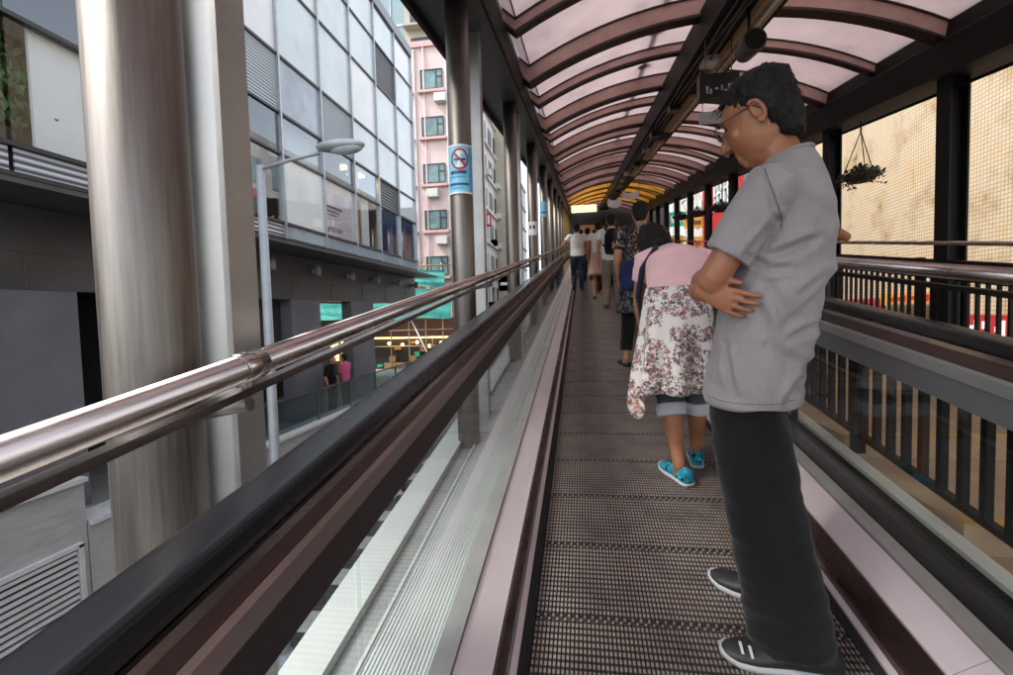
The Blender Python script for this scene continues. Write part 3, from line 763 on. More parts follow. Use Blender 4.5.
# terrace wall with its louvred grille
tw = thing('terrace_wall', 'pale stone terrace wall with white cap and a louvred vent', 'wall', (-6.6,8,-5))
MB().box(-6.9,-6.5,5.4,24,-5.4,-1.42).build('wall', M['stone'], tw)
MB().box(-6.95,-6.45,5.42,24,-1.418,-1.36).build('cap', M['cap'], tw)
MB().box(-6.9,-6.5,-3,5.38,-5.4,-.82).build('wall', M['stone'], tw)
MB().box(-6.95,-6.45,-3,5.40,-.818,-.76).build('cap', M['cap'], tw)
MB().box(-10.6,-6.91,-3,24,-2.0,-1.56).build('terrace_floor', M['pave'], tw)
gv = MB().box(-6.52,-6.49,2.6,5.22,-3.2,-1.64).build('vent', M['inside'], tw)
q = MB(); z = -3.18
while z < -1.68: q.box(-6.488,-6.45,2.62,5.20,z,z+.042); z += .082
q.build('louvre', M['cap'], gv)
q = MB(); q.box(-6.495,-6.44,2.54,2.60,-3.2,-1.6); q.box(-6.495,-6.44,5.22,5.28,-3.2,-1.6); q.box(-6.495,-6.44,2.54,5.28,-1.638,-1.58); q.build('frame', M['cap'], gv)
MB().box(-6.495,-6.47,3.9,4.0,-1.20,-1.12).build('outlet', M['white'], tw)
tg = thing('glass_railing', 'low glass railing along the terrace in front of the columns', 'railing', (-6.75,12,-1.36))
for a in (8.0,9.75,11.5,13.25,15.0,16.75):
    MB().box(-6.70,-6.685,a,a+1.7,-1.34,-.62).build('glass_panel', M['rail_glass'], tg)
    MB().box(-6.72,-6.67,a-.04,a-.005,-1.36,-.58).build('post', M['steel'], tg)
MB().box(-6.72,-6.67,7.95,18.5,-.615,-.58).build('top_bar', M['steel'], tg)
# house plant behind the near window
pl = thing('house_plant', 'leafy green pot plant behind the near office window', 'plant', (-6.95,5.0,3.35))
MB().tube([(-6.95,5.0,3.36),(-6.95,5.0,3.62)], [.16,.2], 16).build('pot', M['basket'], pl)
q = MB(); q.tube([(-6.95,5.0,3.6),(-6.93,5.05,4.2),(-6.97,4.95,4.8)], [.03,.02,.008], 8); q.build('stem', M['bamboo'], pl)
q = MB(); rn = random.Random(5)
for i in range(420):
    c = V((-6.95+rn.gauss(0,.09), 5.0+rn.gauss(0,.20), rn.uniform(3.6,5.0)))
    if c.x > -6.60: c.x = -6.66
    if rn.random() < .25: continue
    n_ = V((rn.uniform(.2,1),rn.uniform(-.7,.7),rn.uniform(-.3,1))).normalized(); s_ = rn.uniform(.05,.10)
    t1 = V((rn.uniform(-.2,.2),rn.uniform(-1,1),-rn.uniform(.3,1))).normalized()*s_; t2 = n_.cross(t1).normalized()*s_*.45
    q.add([c-t1, c+t2, c+t1*.9+V((0,0,-.01)), c-t2], [(0,1,2,3)], 0)
q.build('foliage', M['leaf'], pl)

# ------------------------------------------------------------------ street lamp
sl = thing('street_lamp', 'slim grey street lamp with one arm and a flat oval head', 'street lamp', (-4.5,6.48,GZ(6.5)))
MB().tube([(-4.5,6.48,GZ(6.5)),(-4.5,6.48,-1),(-4.5,6.48,3.42)], [.085,.072,.058], 16).build('pole', M['lamp_paint'], sl)
MB().tube([(-4.5,6.48,GZ(6.5)),(-4.5,6.48,GZ(6.5)+1.0)], .11, 16).build('base', M['lamp_paint'], sl)
MB().tube([(-4.5,6.48,3.37),(-4.0,6.48,3.47),(-3.58,6.48,3.53)], .026, 10).build('arm', M['lamp_paint'], sl)
hd = MB(); hd.ell((-3.27,6.48,3.60),(.36,.15,.085), 20, 10); hd = hd.build('lamp_head', M['lamp_paint'], sl)
b2 = MB(); b2.ell((-3.20,6.48,3.575),(.26,.125,.095), 20, 10); b2.build('lamp_bowl', M['lamp_glass'], hd)

# ------------------------------------------------------------------ pink building, scaffold, far buildings
pk = thing('pink_building', 'pale pink rendered building with curtained windows and ledges', 'building', (-12,34,-4))
MB().box(-17,-8.07,31,42,-4.4,18.2).build('wall', M['pink'], pk)
MB().box(-17.1,-7.95,30.85,42,18.2,18.55).build('parapet', M['pink_trim'], pk)
k = 0
for z in (15.55, 12.6, 9.65, 6.7, 3.75):
    for x0 in (-9.98,-12.1,-14.2):
        wv = MB().box(x0, x0+1.45, 30.93, 31.04, z, z+1.22).build('window', M['teal_glass'], pk)
        q = MB()
        for (a, b_, c, d) in ((0,.05,0,1.22),(1.40,1.45,0,1.22),(.05,1.4,0,.05),(.05,1.4,1.17,1.22),(1.0,1.05,.05,1.17),(1.05,1.4,.72,.77)): q.box(x0+a,x0+b_,30.88,30.928,z+c,z+d)
        q.build('frame', M['frame_dark'], wv)
        MB().box(x0-.15,x0+1.62,30.7,31.0,z-.24,z-.08).build('ledge', M['pink_trim'], pk)
MB().tube([(-9.75,30.9,-1),(-9.75,30.9,18.2)], .04, 8).build('drain_pipe', M['pink'], pk)
for z, x in ((14.6,-9.0),(8.7,-9.7),(11.6,-11.8),(5.7,-9.2)): MB().box(x,x+.75,30.45,30.98,z,z+.5).build('air_conditioner', M['ac'], pk)
for x in (-8.3,-10.4): MB().tube([(x,30.92,-.1),(x,30.92,18.1)], .05, 8).build('waste_pipe', M['ac'], pk)
MB().box(-8.06,-8.0,33,35,3.7,5.0).build('side_window', M['teal_glass'], pk)
# shops along its foot
shp = thing('street_shop', 'open fronted street shop under a brown fascia behind bamboo poles', 'shop', (-11,30.8,-4))
MB().box(-17,-8.1,30.3,30.98,-.15,1.0).build('fascia', M['brown'], shp)
MB().box(-17,-8.1,30.4,30.98,-4.3,-3.2).build('counter', M['bamboo'], shp)
MB().box(-16.9,-8.15,30.9,30.985,-3.2,-.16).build('back_wall', M['inside'], shp)
rn = random.Random(11)
for i in range(26):
    x = rn.uniform(-13.6,-8.4); z = rn.uniform(-3.1,-.6); 
    MB().box(x,x+rn.uniform(.15,.5),30.6,30.88,z,z+rn.uniform(.12,.4)).build('goods', M[rn.choice(['white','bamboo','yellow','wood','ac','brown','black','green'])], shp)
MB().box(-14,-8.6,30.45,30.85,-.30,-.22).build('added_light_panel', M['warm_light'], shp)  # glowing panel added under the fascia to brighten the goods
for x, z in ((-12.5,-.6),(-11.6,-.7),(-10.6,-.55),(-9.8,-.8),(-9.0,-.6),(-8.6,-.9)):
    MB().ell((x,30.35,z),(.11,.11,.11), 10, 6).build('lamp', M['spot_light'], shp)
MB().box(-12.6,-11.2,29.6,29.75,-4.1,-1.8).build('board', M['wood'], shp)
sc = thing('bamboo_scaffold', 'bamboo scaffold poles standing before the street shop', 'scaffold', (-10,29.4,-4))
for x in (-13.2,-12.0,-10.8,-9.7,-8.6): MB().tube([(x,29.4,-4),(x+.05,29.4,4.4)], .045, 8).build('pole', M['bamboo'], sc)
for z in (-2.2,-.75,.25,.95,2.4,4.2): MB().tube([(-14.5,29.32,z),(-7.9,29.32,z+.04)], .04, 8).build('ledger', M['bamboo'], sc)
MB().tube([(-10.6,29.25,1.0),(-8.9,29.25,-2.6)], .05, 8).build('brace', M['cap'], sc)
def netting(label, x0, x1, z0, z1, y):
    t_ = MB(); n = 26; vs = []; fs = []
    for a in range(n+1):
        for b_ in range(9):
            x = x0+(x1-x0)*a/n; z = z0+(z1-z0)*b_/8
            vs.append((x, y+.10*math.sin(a*.9+b_*.5)+.05*math.sin(b_*2+a*.3), z+.05*math.sin(a*.7)*(1 if b_ in (0,8) else 0)))
    k = len(vs); vs += [(v[0],v[1]+.015,v[2]) for v in vs]
    for a in range(n):
        for b_ in range(8):
            i0 = a*9+b_; fs += [(i0,i0+9,i0+10,i0+1),(k+i0,k+i0+1,k+i0+10,k+i0+9)]
    t_.add(vs, fs, 0, True)
    single(t_, 'safety_net', M['net'], label, 'netting', 'green nets on the scaffold')
netting('upper strip of green safety netting under the pink windows', -16, -8.3, 2.95, 3.95, 29.1)
netting('lower wide green safety netting on the bamboo scaffold', -16.5, -7.9, .98, 2.75, 29.0)
netting('green netting strip seen between the podium columns', -19, -12.9, -1.0, 1.3, 28.6)

wb = thing('white_building', 'white street building with rows of windows and air conditioners', 'building', (-11,50,0))
MB().box(-16,-8.6,43,78,-4.5,20.3).build('wall', M['white_wall'], wb)
for y in [44+2.6*i for i in range(12)]:
    for z in (2.2,5.2,8.2,11.2,14.2,17.2):
        MB().box(-8.62,-8.55,y,y+1.5,z,z+1.5).build('window', M['frame_dark'], wb)
for i in range(22):
    y = 44.1+2.6*rn.randrange(10); z = rn.choice((2.2,5.2,8.2,11.2,14.2,17.2)) - .5
    MB().box(-8.56,-8.05,y,y+.8,z,z+.5).build('air_conditioner', M['ac'], wb)
for z in (4.7,7.7,10.7,13.7,16.7,19.7): MB().box(-8.7,-8.35,43.1,77,z-.12,z+.05).build('ledge', M['white_wall'], wb)
cb = thing('cream_tower', 'cream concrete tower with deep balconies behind the pink building', 'building', (-12,52,0))
MB().box(-17.6,-7.5,50,60,-4,60).build('wall', M['cream_wall'], cb)
for z in [16+3*i for i in range(14)]:
    MB().box(-17.0,-13.2,49.95,50.02,z,z+1.6).build('window', M['frame_dark'], cb); MB().box(-11.4,-9.9,49.95,50.02,z+.2,z+1.6).build('window', M['teal_glass'], cb)
    MB().box(-17.5,-12.6,49.0,49.95,z-.6,z-.4).build('balcony', M['cream_wall'], cb)
gt = thing('glass_tower', 'tall pale blue glass tower above the office roof', 'building', (-24,60,0))
MB().box(-34,-17.8,56,70,-4,70).build('wall', M['pale_glass'], gt)
for x in [-34+1.8*i for i in range(9)]: MB().box(x,x+.1,55.9,55.99,-4,70).build('fin', M['mullion'], gt)
for z in [10+3.5*i for i in range(17)]: MB().box(-34,-17.8,55.92,55.995,z,z+.25).build('spandrel', M['curtain_grey'], gt)
rs = thing('red_signboard', 'red projecting shop sign beyond the posts up the street', 'sign', (-7.6,50,3.4))
MB().box(-8.5,-7.0,50,50.2,3.4,5.1).build('board', M['red'], rs); MB().box(-8.3,-7.2,49.97,49.995,4.0,4.3).build('lettering', M['white'], rs)
MB().box(-8.56,-8.5,50.05,50.15,4.9,5.0).build('bracket', M['black'], rs)
rs = thing('small_red_sign', 'small red vertical sign on the white building', 'sign', (-8.2,42,6))
MB().box(-8.5,-8.0,44,44.1,9.0,10.2).build('board', M['red'], rs); MB().box(-8.35,-8.15,43.97,43.995,9.2,10.0).build('lettering', M['white'], rs)

# ------------------------------------------------------------------ right: tiled wall and the shops beyond
tl = thing('tiled_building', 'cream mosaic tiled wall with brown stains beside the walkway', 'building', (9,10,-5))
MB().box(8,16,1.5,20.6,-5.2,13).build('wall', M['tile'], tl)
MB().box(7.93,8.0,1.5,20.6,-5.2,-2.6).build('plinth', M['concrete'], tl)
def signboard(name, label, x, y0, y1, z0, z1, m, marks, mm, group=None):
    t_ = thing(name, label, 'sign', (x,(y0+y1)/2,z0), 0, group)
    MB().box(x,x+.12,y0,y1,z0,z1).build('board', m, t_)
    rn2 = random.Random(int(y0*37)); yy = y0+.15
    while yy < y1-.4:
        l = rn2.uniform(.18,.4); h = (z1-z0)
        q = MB(); q.box(x-.012,x-.004,yy,yy+l*.3,z0+h*.2,z0+h*.8); q.box(x-.011,x-.003,yy+l*.25,yy+l,z0+h*rn2.uniform(.25,.5),z0+h*rn2.uniform(.55,.8)); yy += l+.12
        q.build('letter', mm, t_)
    q = MB(); q.box(x+.12,8.0,y0+.1,y0+.16,z0+.1,z0+.16); q.box(x+.12,8.0,y1-.16,y1-.1,z0+.1,z0+.16); q.build('bracket', M['black'], t_)
signboard('red_shop_sign', 'red shop sign with white marks low on the tiled wall', 7.7, 9.4, 11.6, .45, .95, M['red'], 8, M['white'])
signboard('yellow_shop_sign', 'narrow yellow shop sign between two red ones on the tiled wall', 7.7, 11.9, 14.2, 1.2, 1.45, M['yellow'], 8, M['red'])
signboard('dark_red_sign', 'farther red sign with black marks low on the tiled wall', 7.7, 14.4, 16.6, 1.0, 1.35, M['red'], 8, M['black'])
rb = thing('red_shopfront', 'red building front with framed windows and a white emblem', 'building', (7.5,26,0))
MB().box(6.6,14,22.6,28.6,-4.5,9.2).build('wall', M['red'], rb)
for (a, b_) in ((22.9,24.2),(24.6,25.9)):
    wv = MB().box(6.55,6.62,a,b_,5.9,7.5).build('window', M['teal_glass'], rb); q = MB()
    for yy in (a,(a+b_)/2,b_-.06): q.box(6.50,6.548,yy,yy+.06,5.9,7.5)
    q.box(6.50,6.548,a,b_,6.6,6.68); q.build('frame', M['white'], wv)
for xx in (6.9,8.1,9.3):
    wv = MB().box(xx,xx+.9,22.55,22.62,6.2,7.7).build('window', M['teal_glass'], rb); MB().box(xx+.42,xx+.48,22.51,22.548,6.2,7.7).build('frame', M['white'], wv)
q = MB(); q.add([(6.8,22.54,4.0),(7.3,22.54,3.9),(8.3,22.54,4.5),(8.6,22.54,5.0),(7.7,22.54,4.8),(7.0,22.54,4.6)],[tuple(range(6))]); q.build('emblem', M['white'], rb)
q = MB(); q.box(6.54,6.59,23.0,23.4,4.0,5.1); q.box(6.545,6.592,22.8,24.6,4.4,4.8); q.build('emblem', M['white'], rb)
pb = thing('pale_building', 'bright pale street building up the slope on the right', 'building', (11,45,0))
MB().box(9,20,29,75,-4,14).build('wall', M['white_wall'], pb)
for y in [30+3*i for i in range(13)]:
    for z in (1.0,4.2,7.4,10.6): MB().box(8.93,9.02,y,y+1.8,z,z+1.7).build('window', M['pale_glass'], pb)
def small_sign(label, x, y, z, w_, h_, m, mm):
    t_ = thing('street_sign', label, 'sign', (x,y,z), 0, 'shop signs over the street on the right')
    MB().box(x,x+w_,y,y+.1,z,z+h_).build('board', m, t_); q = MB(); q.box(x+w_*.15,x+w_*.4,y-.02,y-.005,z+h_*.25,z+h_*.75); q.box(x+w_*.5,x+w_*.85,y-.02,y-.005,z+h_*.3,z+h_*.6); q.build('lettering', mm, t_)
    MB().box(x+w_,9.05,y+.03,y+.08,z+h_*.5,z+h_*.5+.08).build('bracket', M['black'], t_)
small_sign('orange yellow sign with dark lettering, upper of the pair', 6.0, 30.5, 5.9, 1.1, .7, M['yellow'], M['brown'])
small_sign('orange yellow sign with red lettering, lower of the pair', 6.1, 30.6, 4.7, 1.0, .7, M['yellow'], M['red'])
small_sign('green sign on the street, left of the yellow pair', 6.0, 36, 6.9, 1.2, 1.0, M['green'], M['white'])
small_sign('far yellow sign below the green sign', 5.9, 36.2, 5.5, 1.2, .8, M['yellow'], M['brown'])
# landing at the far end of the walkway
lb = thing('landing_wall', 'dark end wall at the top landing of the walkway', 'wall', (1.5,35,4))
MB().box(-2.2,6,35.4,35.7,3,9.2).build('wall', M['inside'], lb)
MB().box(-.5,.9,35.3,35.39,5.0,7.2).build('doorway', M['wood'], lb)
lf = MB().wbox(-.9,3.7,33.62,35.38,-.3,-.002).build('landing_floor', M['pallet_base'], br)
# ------------------------------------------------------------------ people
HAIR = hairmat('black hair', (.006,.0055,.005))
SKIN = skin('tan skin', (.36,.150,.072)); SKIN2 = skin('light skin', (.48,.24,.14))
EYE = mat('eye', (.05,.03,.02), .15)

class BB:
    """body builder: overlapping closed solids that are fused into one skin"""
    def __init__(s): s.m = MB()
    def loft(s, rings, seg=22, cap=.5):
        """rings: (centre, half-width a, half-depth b, side vector) ; round ends"""
        rings = [(V(c), a, b, V(sd).normalized()) for c, a, b, sd in rings]
        n = len(rings)
        def ring(c, a, b, sd, tg):
            fw = tg.cross(sd).normalized(); sd2 = fw.cross(tg).normalized()
            return [c + sd2*a*math.cos(2*PI*k/seg) + fw*b*math.sin(2*PI*k/seg) for k in range(seg)]
        tg = []
        for i in range(n):
            d = rings[min(i+1,n-1)][0] - rings[max(i-1,0)][0]; tg.append(d.normalized())
        out = []
        if cap:
            c, a, b, sd = rings[0]; e = min(a,b)*cap
            for q in (.35,.8): out.append(ring(c - tg[0]*e*math.sqrt(1-q*q), a*q, b*q, sd, tg[0]))
        for i in range(n): out.append(ring(*rings[i], tg[i]))
        if cap:
            c, a, b, sd = rings[-1]; e = min(a,b)*cap
            for q in (.8,.35): out.append(ring(c + tg[-1]*e*math.sqrt(1-q*q), a*q, b*q, sd, tg[-1]))
        vs = [p for rg in out for p in rg]; k = len(out)
        fs = [(i*seg+j, i*seg+(j+1)%seg, (i+1)*seg+(j+1)%seg, (i+1)*seg+j) for i in range(k-1) for j in range(seg)]
        fs += [tuple(range(seg))[::-1], tuple((k-1)*seg+j for j in range(seg))]
        s.m.add(vs, fs, 0, True); return s
    def limb(s, pts, rad, side=None, seg=16, cap=.9, flat=1.0):
        pts = [V(p) for p in pts]
        d = (pts[-1]-pts[0]).normalized()
        sd = V(side) if side else d.orthogonal()
        return s.loft([(p, r_, r_*flat, sd) for p, r_ in zip(pts, rad)], seg, cap)
    def ell(s, c, r_, rot=None): s.m.ell(c, r_, 18, 12, 0, rot); return s
    def skinned(s, name, mats, parent, voxel, smooth=4, disp=None, sfac=.5):
        me = bpy.data.meshes.new(name); me.from_pydata(s.m.v, [], s.m.f); me.update()
        bm = bmesh.new(); bm.from_mesh(me); bmesh.ops.recalc_face_normals(bm, faces=bm.faces); bm.to_mesh(me); bm.free()
        o = link(bpy.data.objects.new(name, me))
        md = o.modifiers.new('fuse', 'REMESH'); md.mode = 'VOXEL'; md.voxel_size = voxel; md.use_smooth_shade = True
        ms = o.modifiers.new('smooth', 'SMOOTH'); ms.factor = sfac; ms.iterations = smooth
        dg = bpy.context.evaluated_depsgraph_get()
        me2 = bpy.data.meshes.new_from_object(o.evaluated_get(dg)); me2.name = name
        bpy.data.objects.remove(o); bpy.data.meshes.remove(me)
        if disp:
            ns_ = [v.normal.copy() for v in me2.vertices]
            for v, nn in zip(me2.vertices, ns_): v.co += nn*disp(v.co, nn)
        me2.materials.clear()
        for m_ in (mats if isinstance(mats,(list,tuple)) else [mats]): me2.materials.append(m_)
        me2.polygons.foreach_set('use_smooth', [True]*len(me2.polygons)); me2.update()
        o = link(bpy.data.objects.new(name, me2)); o.parent = parent
        return o

def hand(b, wrist, fd, palm, thumb, sc=1.0, curl=(.35,.5,.5), spread=.12, tcurl=.5):
    """wrist point, finger direction, palm-facing direction, thumb-side direction"""
    w = V(wrist); f_ = V(fd).normalized(); t_ = V(thumb); t_ = (t_ - f_*t_.dot(f_)).normalized(); p_ = V(palm); p_ = (p_ - f_*p_.dot(f_) - t_*p_.dot(t_)).normalized()
    L = lambda a, c, d: w + (f_*a + t_*c + p_*d)*sc
    b.loft([(L(-.02,0,0), .024*sc, .020*sc, t_), (L(.02,.0,0), .032*sc, .017*sc, t_), (L(.06,0,.002), .041*sc, .014*sc, t_), (L(.086,0,.003), .042*sc, .011*sc, t_)], 18, .6)
    for i, (off, ln, r_) in enumerate(((.034,.072,.0082),(.0115,.080,.0086),(-.0115,.074,.0082),(-.034,.058,.0074))):
        dr = (f_ + t_*(off*spread*8)).normalized(); ang = 0; pts = [L(.070, off, .002)]; p0 = L(.092, off*1.04, .003)
        pts.append(p0)
        for j, (seg_, cu) in enumerate(zip((.45,.30,.25), curl)):
            ang += cu + .05*i
            d = dr*math.cos(ang) + p_*math.sin(ang); p0 = p0 + d*ln*seg_*sc; pts.append(p0)
        b.limb(pts, [r_*sc*1.05, r_*sc*1.08, r_*sc, r_*sc*.96, r_*sc*.86], side=t_, seg=12, cap=.9)
    pts = [L(.012,.020,.004), L(.038,.045,.010), L(.064,.058,.010+.012*tcurl), L(.090,.060,.008+.022*tcurl)]
    b.limb(pts, [.0135*sc,.0125*sc,.0105*sc,.0085*sc], side=p_, seg=12)

def head(b, H, Rm, sc=1.0, ears=True):
    """H head centre between the ears, Rm rotation matrix (local +y = face)"""
    P = lambda x, y, z: V(H) + Rm @ (V((x,y,z))*sc)
    X = Rm @ V((1,0,0))
    prof = [(-.117,.052,.018,.016),(-.108,.047,.034,.034),(-.088,.032,.055,.062),(-.060,.020,.066,.079),(-.030,.012,.069,.086),(0,.0,.0745,.094),(.035,-.006,.0765,.097),(.065,-.010,.071,.089),(.090,-.012,.056,.071),(.106,-.012,.036,.046),(.114,-.012,.016,.02)]
    b.loft([(P(0,y,z), a*sc, d*sc, X) for z, y, a, d in prof], 24, .4)
    b.limb([P(0,.088,.014), P(0,.103,-.012), P(0,.113,-.032)], [.011*sc,.0125*sc,.0135*sc], side=X)
    for s in (-1,1):
        b.ell(P(.012*s,.100,-.036), (.010*sc,.009*sc,.008*sc))
        b.ell(P(.034*s,.080,.026), (.026*sc,.013*sc,.008*sc), Rm)      # brow
        b.ell(P(.043*s,.060,-.026), (.020*sc,.016*sc,.018*sc), Rm)     # cheek
        if ears:
            R2 = Rm @ Matrix.Rotation(R(-18*s), 3, 'Z') @ Matrix.Rotation(R(-10), 3, 'X')
            e = P(.079*s,-.012,-.008)
            b.ell(e - R2 @ V((.004*s,0,0)), (.004*sc,.014*sc,.025*sc), R2)
            pts = [e + R2 @ (V((.006*s, .0165*math.cos(a), .029*math.sin(a)+ (-.004 if math.sin(a)<0 else 0)))*sc) for a in [R(60+ 29*k) for k in range(9)]]
            b.limb(pts, [.0056*sc]*9, side=X, seg=10)
            b.ell(e + R2 @ (V((.004*s,.004,-.030))*sc), (.006*sc,.010*sc,.011*sc), R2)
    b.ell(P(0,.079,-.083), (.024*sc,.011*sc,.014*sc), Rm); b.ell(P(0,.086,-.062), (.020*sc,.0065*sc,.0055*sc), Rm); b.ell(P(0,.0845,-.071), (.017*sc,.0065*sc,.0055*sc), Rm)
    b.ell(P(0,.071,-.102), (.020*sc,.010*sc,.012*sc), Rm)

def hair(parent, H, Rm, sc=1.0, style='short', m=HAIR, voxel=.008):
    b = BB(); P = lambda x, y, z: V(H) + Rm @ (V((x,y,z))*sc)
    X = Rm @ V((1,0,0))
    rn_ = random.Random(int(abs(H[2])*1000))
    if style == 'short':
        prof = [(-.085,-.055,.048,.030),(-.055,-.056,.060,.040),(-.020,-.045,.074,.060),(.015,-.034,.0815,.076),(.050,-.020,.084,.092),(.080,-.012,.076,.090),(.105,-.012,.058,.072),(.122,-.012,.034,.042),(.129,-.012,.014,.018)]
        b.loft([(P(0,y,z), a*sc, d*sc, X) for z, y, a, d in prof], 26, .3)
        for i in range(110):
            a = rn_.uniform(0,2*PI); el = rn_.uniform(.25,1.25)
            p = P(.080*math.cos(a)*math.cos(el), -.016+.092*math.sin(a)*math.cos(el), .045+.078*math.sin(el))
            if (Rm.transposed() @ (p-V(H))).y > .066*sc and (Rm.transposed() @ (p-V(H))).z < .06*sc: continue
            b.limb([p, p + Rm @ (V((rn_.uniform(-.02,.02), rn_.uniform(-.015,.035), rn_.uniform(-.016,.008)))*sc)], [.008*sc,.0025*sc])
    elif style == 'bob':
        prof = [(-.110,-.035,.080,.062),(-.07,-.030,.092,.080),(-.02,-.024,.095,.092),(.03,-.016,.094,.100),(.070,-.014,.083,.095),(.100,-.014,.062,.076),(.120,-.012,.036,.046),(.130,-.012,.014,.018)]
        b.loft([(P(0,y,z), a*sc, d*sc, X) for z, y, a, d in prof], 26, .3)
    elif style == 'bun':
        prof = [(-.075,-.050,.050,.035),(-.05,-.050,.062,.045),(-.015,-.042,.076,.062),(.02,-.032,.0825,.080),(.055,-.018,.083,.094),(.085,-.012,.072,.086),(.108,-.012,.050,.062),(.124,-.012,.02,.026)]
        b.loft([(P(0,y,z), a*sc, d*sc, X) for z, y, a, d in prof], 26, .3)
        b.ell(P(0,-.100,.075), (.042*sc,.036*sc,.040*sc), Rm)
    return b.skinned('hair', m, parent, voxel, 2, disp=lambda c, n: .0045*noise.noise(c*V((60,60,60))[0]) + .003*noise.noise(V((c.x*150,c.y*150,c.z*30))))

def shoe(parent, heel, toe, z, upper, sole, sh=0, wid=1.0, world_y=None, low=False):
    h_, t_ = V((heel[0],heel[1],0)), V((toe[0],toe[1],0)); L = (t_-h_).length; d = (t_-h_).normalized(); s_ = V((-d.y,d.x,0))
    zz = lambda p: z + (world_y(p) if world_y else 0)
    prof = [(0,.020,.060),(.03,.029,.080),(.12,.035,.088),(.30,.036,.088),(.42,.037,.082),(.55,.042,.068),(.70,.046,.054),(.85,.041,.045),(.95,.028,.038),(1.0,.012,.030)]
    if low: prof = [(0,.018,.045),(.03,.026,.052),(.15,.031,.042),(.35,.031,.030),(.5,.034,.028),(.7,.038,.034),(.85,.034,.033),(.95,.024,.028),(1,.01,.022)]
    b = BB(); seg = 18; vs = []
    for q, a, top in prof:
        c = h_ + d*(L*q)
        for k in range(seg):
            an = 2*PI*k/seg; r_ = math.sin(an)
            cc = math.cos(an); p = c + s_*(a*wid*(math.copysign(abs(cc)**.3, cc) if r_ < 0 else cc*(1-.22*r_*r_)))
            zc = .014 + (top-.014)*.5*(1+r_) if r_ > 0 else .014 + (top-.014)*.5*(1+r_)
            vs.append(V((p.x, p.y, zz(p)+zc)))
    n = len(prof); fs = [(i*seg+k,i*seg+(k+1)%seg,(i+1)*seg+(k+1)%seg,(i+1)*seg+k) for i in range(n-1) for k in range(seg)] + [tuple(range(seg))[::-1], tuple((n-1)*seg+k for k in range(seg))]
    up = MB().add(vs, fs, 0, True).build('shoe', upper, parent, local=True)
    vs = []; st_ = .019 if not low else .010
    out = [(q, a*wid+.0025) for q, a, _ in prof]
    ring_ = [(q, a) for q, a in out] + [(q, -a) for q, a in reversed(out)]
    for q, a in ring_:
        c = h_ + d*(L*(q*1.02-.01)) + s_*a
        for z0 in (0, .5, 1.0):
            g = 1.0 if z0 else .94
            p = h_ + d*(L*.5) + (c - h_ - d*(L*.5))*g; lift = .006*max(0,(q-.78)/.22)**2
            vs.append(V((p.x, p.y, zz(p)+.001+lift+z0*(st_+.006*(q>.9)))))
    k = len(ring_); fs = []
    for i in range(k):
        j = (i+1) % k
        for a in (0,1): fs.append((i*3+a, j*3+a, j*3+a+1, i*3+a+1))
    fs += [tuple(i*3 for i in range(k))[::-1], tuple(i*3+2 for i in range(k))]
    MB().add(vs, fs, 0, True).build('sole', sole, up, local=True)
    return up

def rot(yaw=0, pitch=0, rollz=0):
    """head rotation: yaw to the left (deg), pitch down (deg), roll"""
    return Matrix.Rotation(R(yaw),3,'Z') @ Matrix.Rotation(R(-pitch),3,'X') @ Matrix.Rotation(R(rollz),3,'Y')

CL = {}
CL['grey'] = cloth('heather grey cotton', (.27,.247,.25), .2, .2, heather=.4)
CL['black'] = cloth('black cloth', (.0075,.0075,.008), .3, .3)
CL['white'] = cloth('white cotton', (.72,.70,.68), .06, .3)
CL['jeans'] = cloth('navy denim', (.025,.035,.06), .3, .2, heather=.5)
CL['khaki'] = cloth('khaki cotton', (.20,.165,.12), .2, .4)
CL['pink'] = cloth('pale pink cotton', (.72,.46,.47), .07, .25)
CL['shorts'] = cloth('charcoal denim', (.075,.078,.085), .4, .2, heather=.45)
CL['cuff'] = cloth('pale cuff', (.50,.50,.52), .1, .1)
CL['navy'] = cloth('navy strap', (.02,.025,.05), .2, .1)
CL['beige'] = cloth('pinkish beige cotton', (.48,.30,.25), .1, .3)
CL['bluebag'] = cloth('dark blue bag', (.02,.024,.085), .3, .2)
CL['hotpink'] = cloth('bright pink shirt', (.70,.12,.28), .1, .2)
CL['floral'] = print_mat('floral print', (.70,.66,.62), [((.16,.16,.26),34,.34),((.30,.06,.07),30,.36),((.45,.20,.18),38,.34),((.10,.12,.07),40,.36),((.42,.30,.24),33,.24),((.06,.04,.08),44,.24),((.25,.24,.34),48,.22),((.50,.36,.30),52,.2)])
CL['blackprint'] = print_mat('black print', (.018,.018,.022), [((.46,.36,.27),36,.30),((.36,.12,.07),42,.28),((.40,.37,.33),55,.26)])
CL['blackprint2'] = print_mat('black white print', (.018,.018,.022), [((.45,.42,.38),60,.30),((.30,.27,.24),75,.28)])
SOLE_W = mat('pale sole', (.40,.40,.41), .6); SHOE_B = mat('black shoe', (.014,.014,.015), .55, 0, .3, 40); SHOE_T = print_mat('turquoise trainer', (.02,.20,.30), [((.008,.02,.04),26,.34),((.08,.42,.50),34,.3)], 9, .7); SHOE_D = mat('dark shoe', (.05,.04,.035), .6)

def fold(amp, f1=1.0, seed=0):
    def d(c, n):
        q = V((c.x*5*f1+seed, c.y*5*f1, c.z*11*f1))
        w_ = noise.noise(q)*.6 + noise.noise(q*2.3)*.3 + noise.noise(q*5)*.1
        r_ = 1-abs(noise.noise(V((c.x*4+seed, c.y*4, c.z*16*f1))))*2
        return amp*(w_*.8 + max(0,r_-.55)*.9)
    return d

# ---- the man in grey, side on, arms folded
P0 = V((.54,1.64)); RZ = R(65)
mn = thing('person', 'man in grey t-shirt and black trousers with folded arms, in glasses looking down', 'person', (P0.x,P0.y,T*P0.y), RZ)
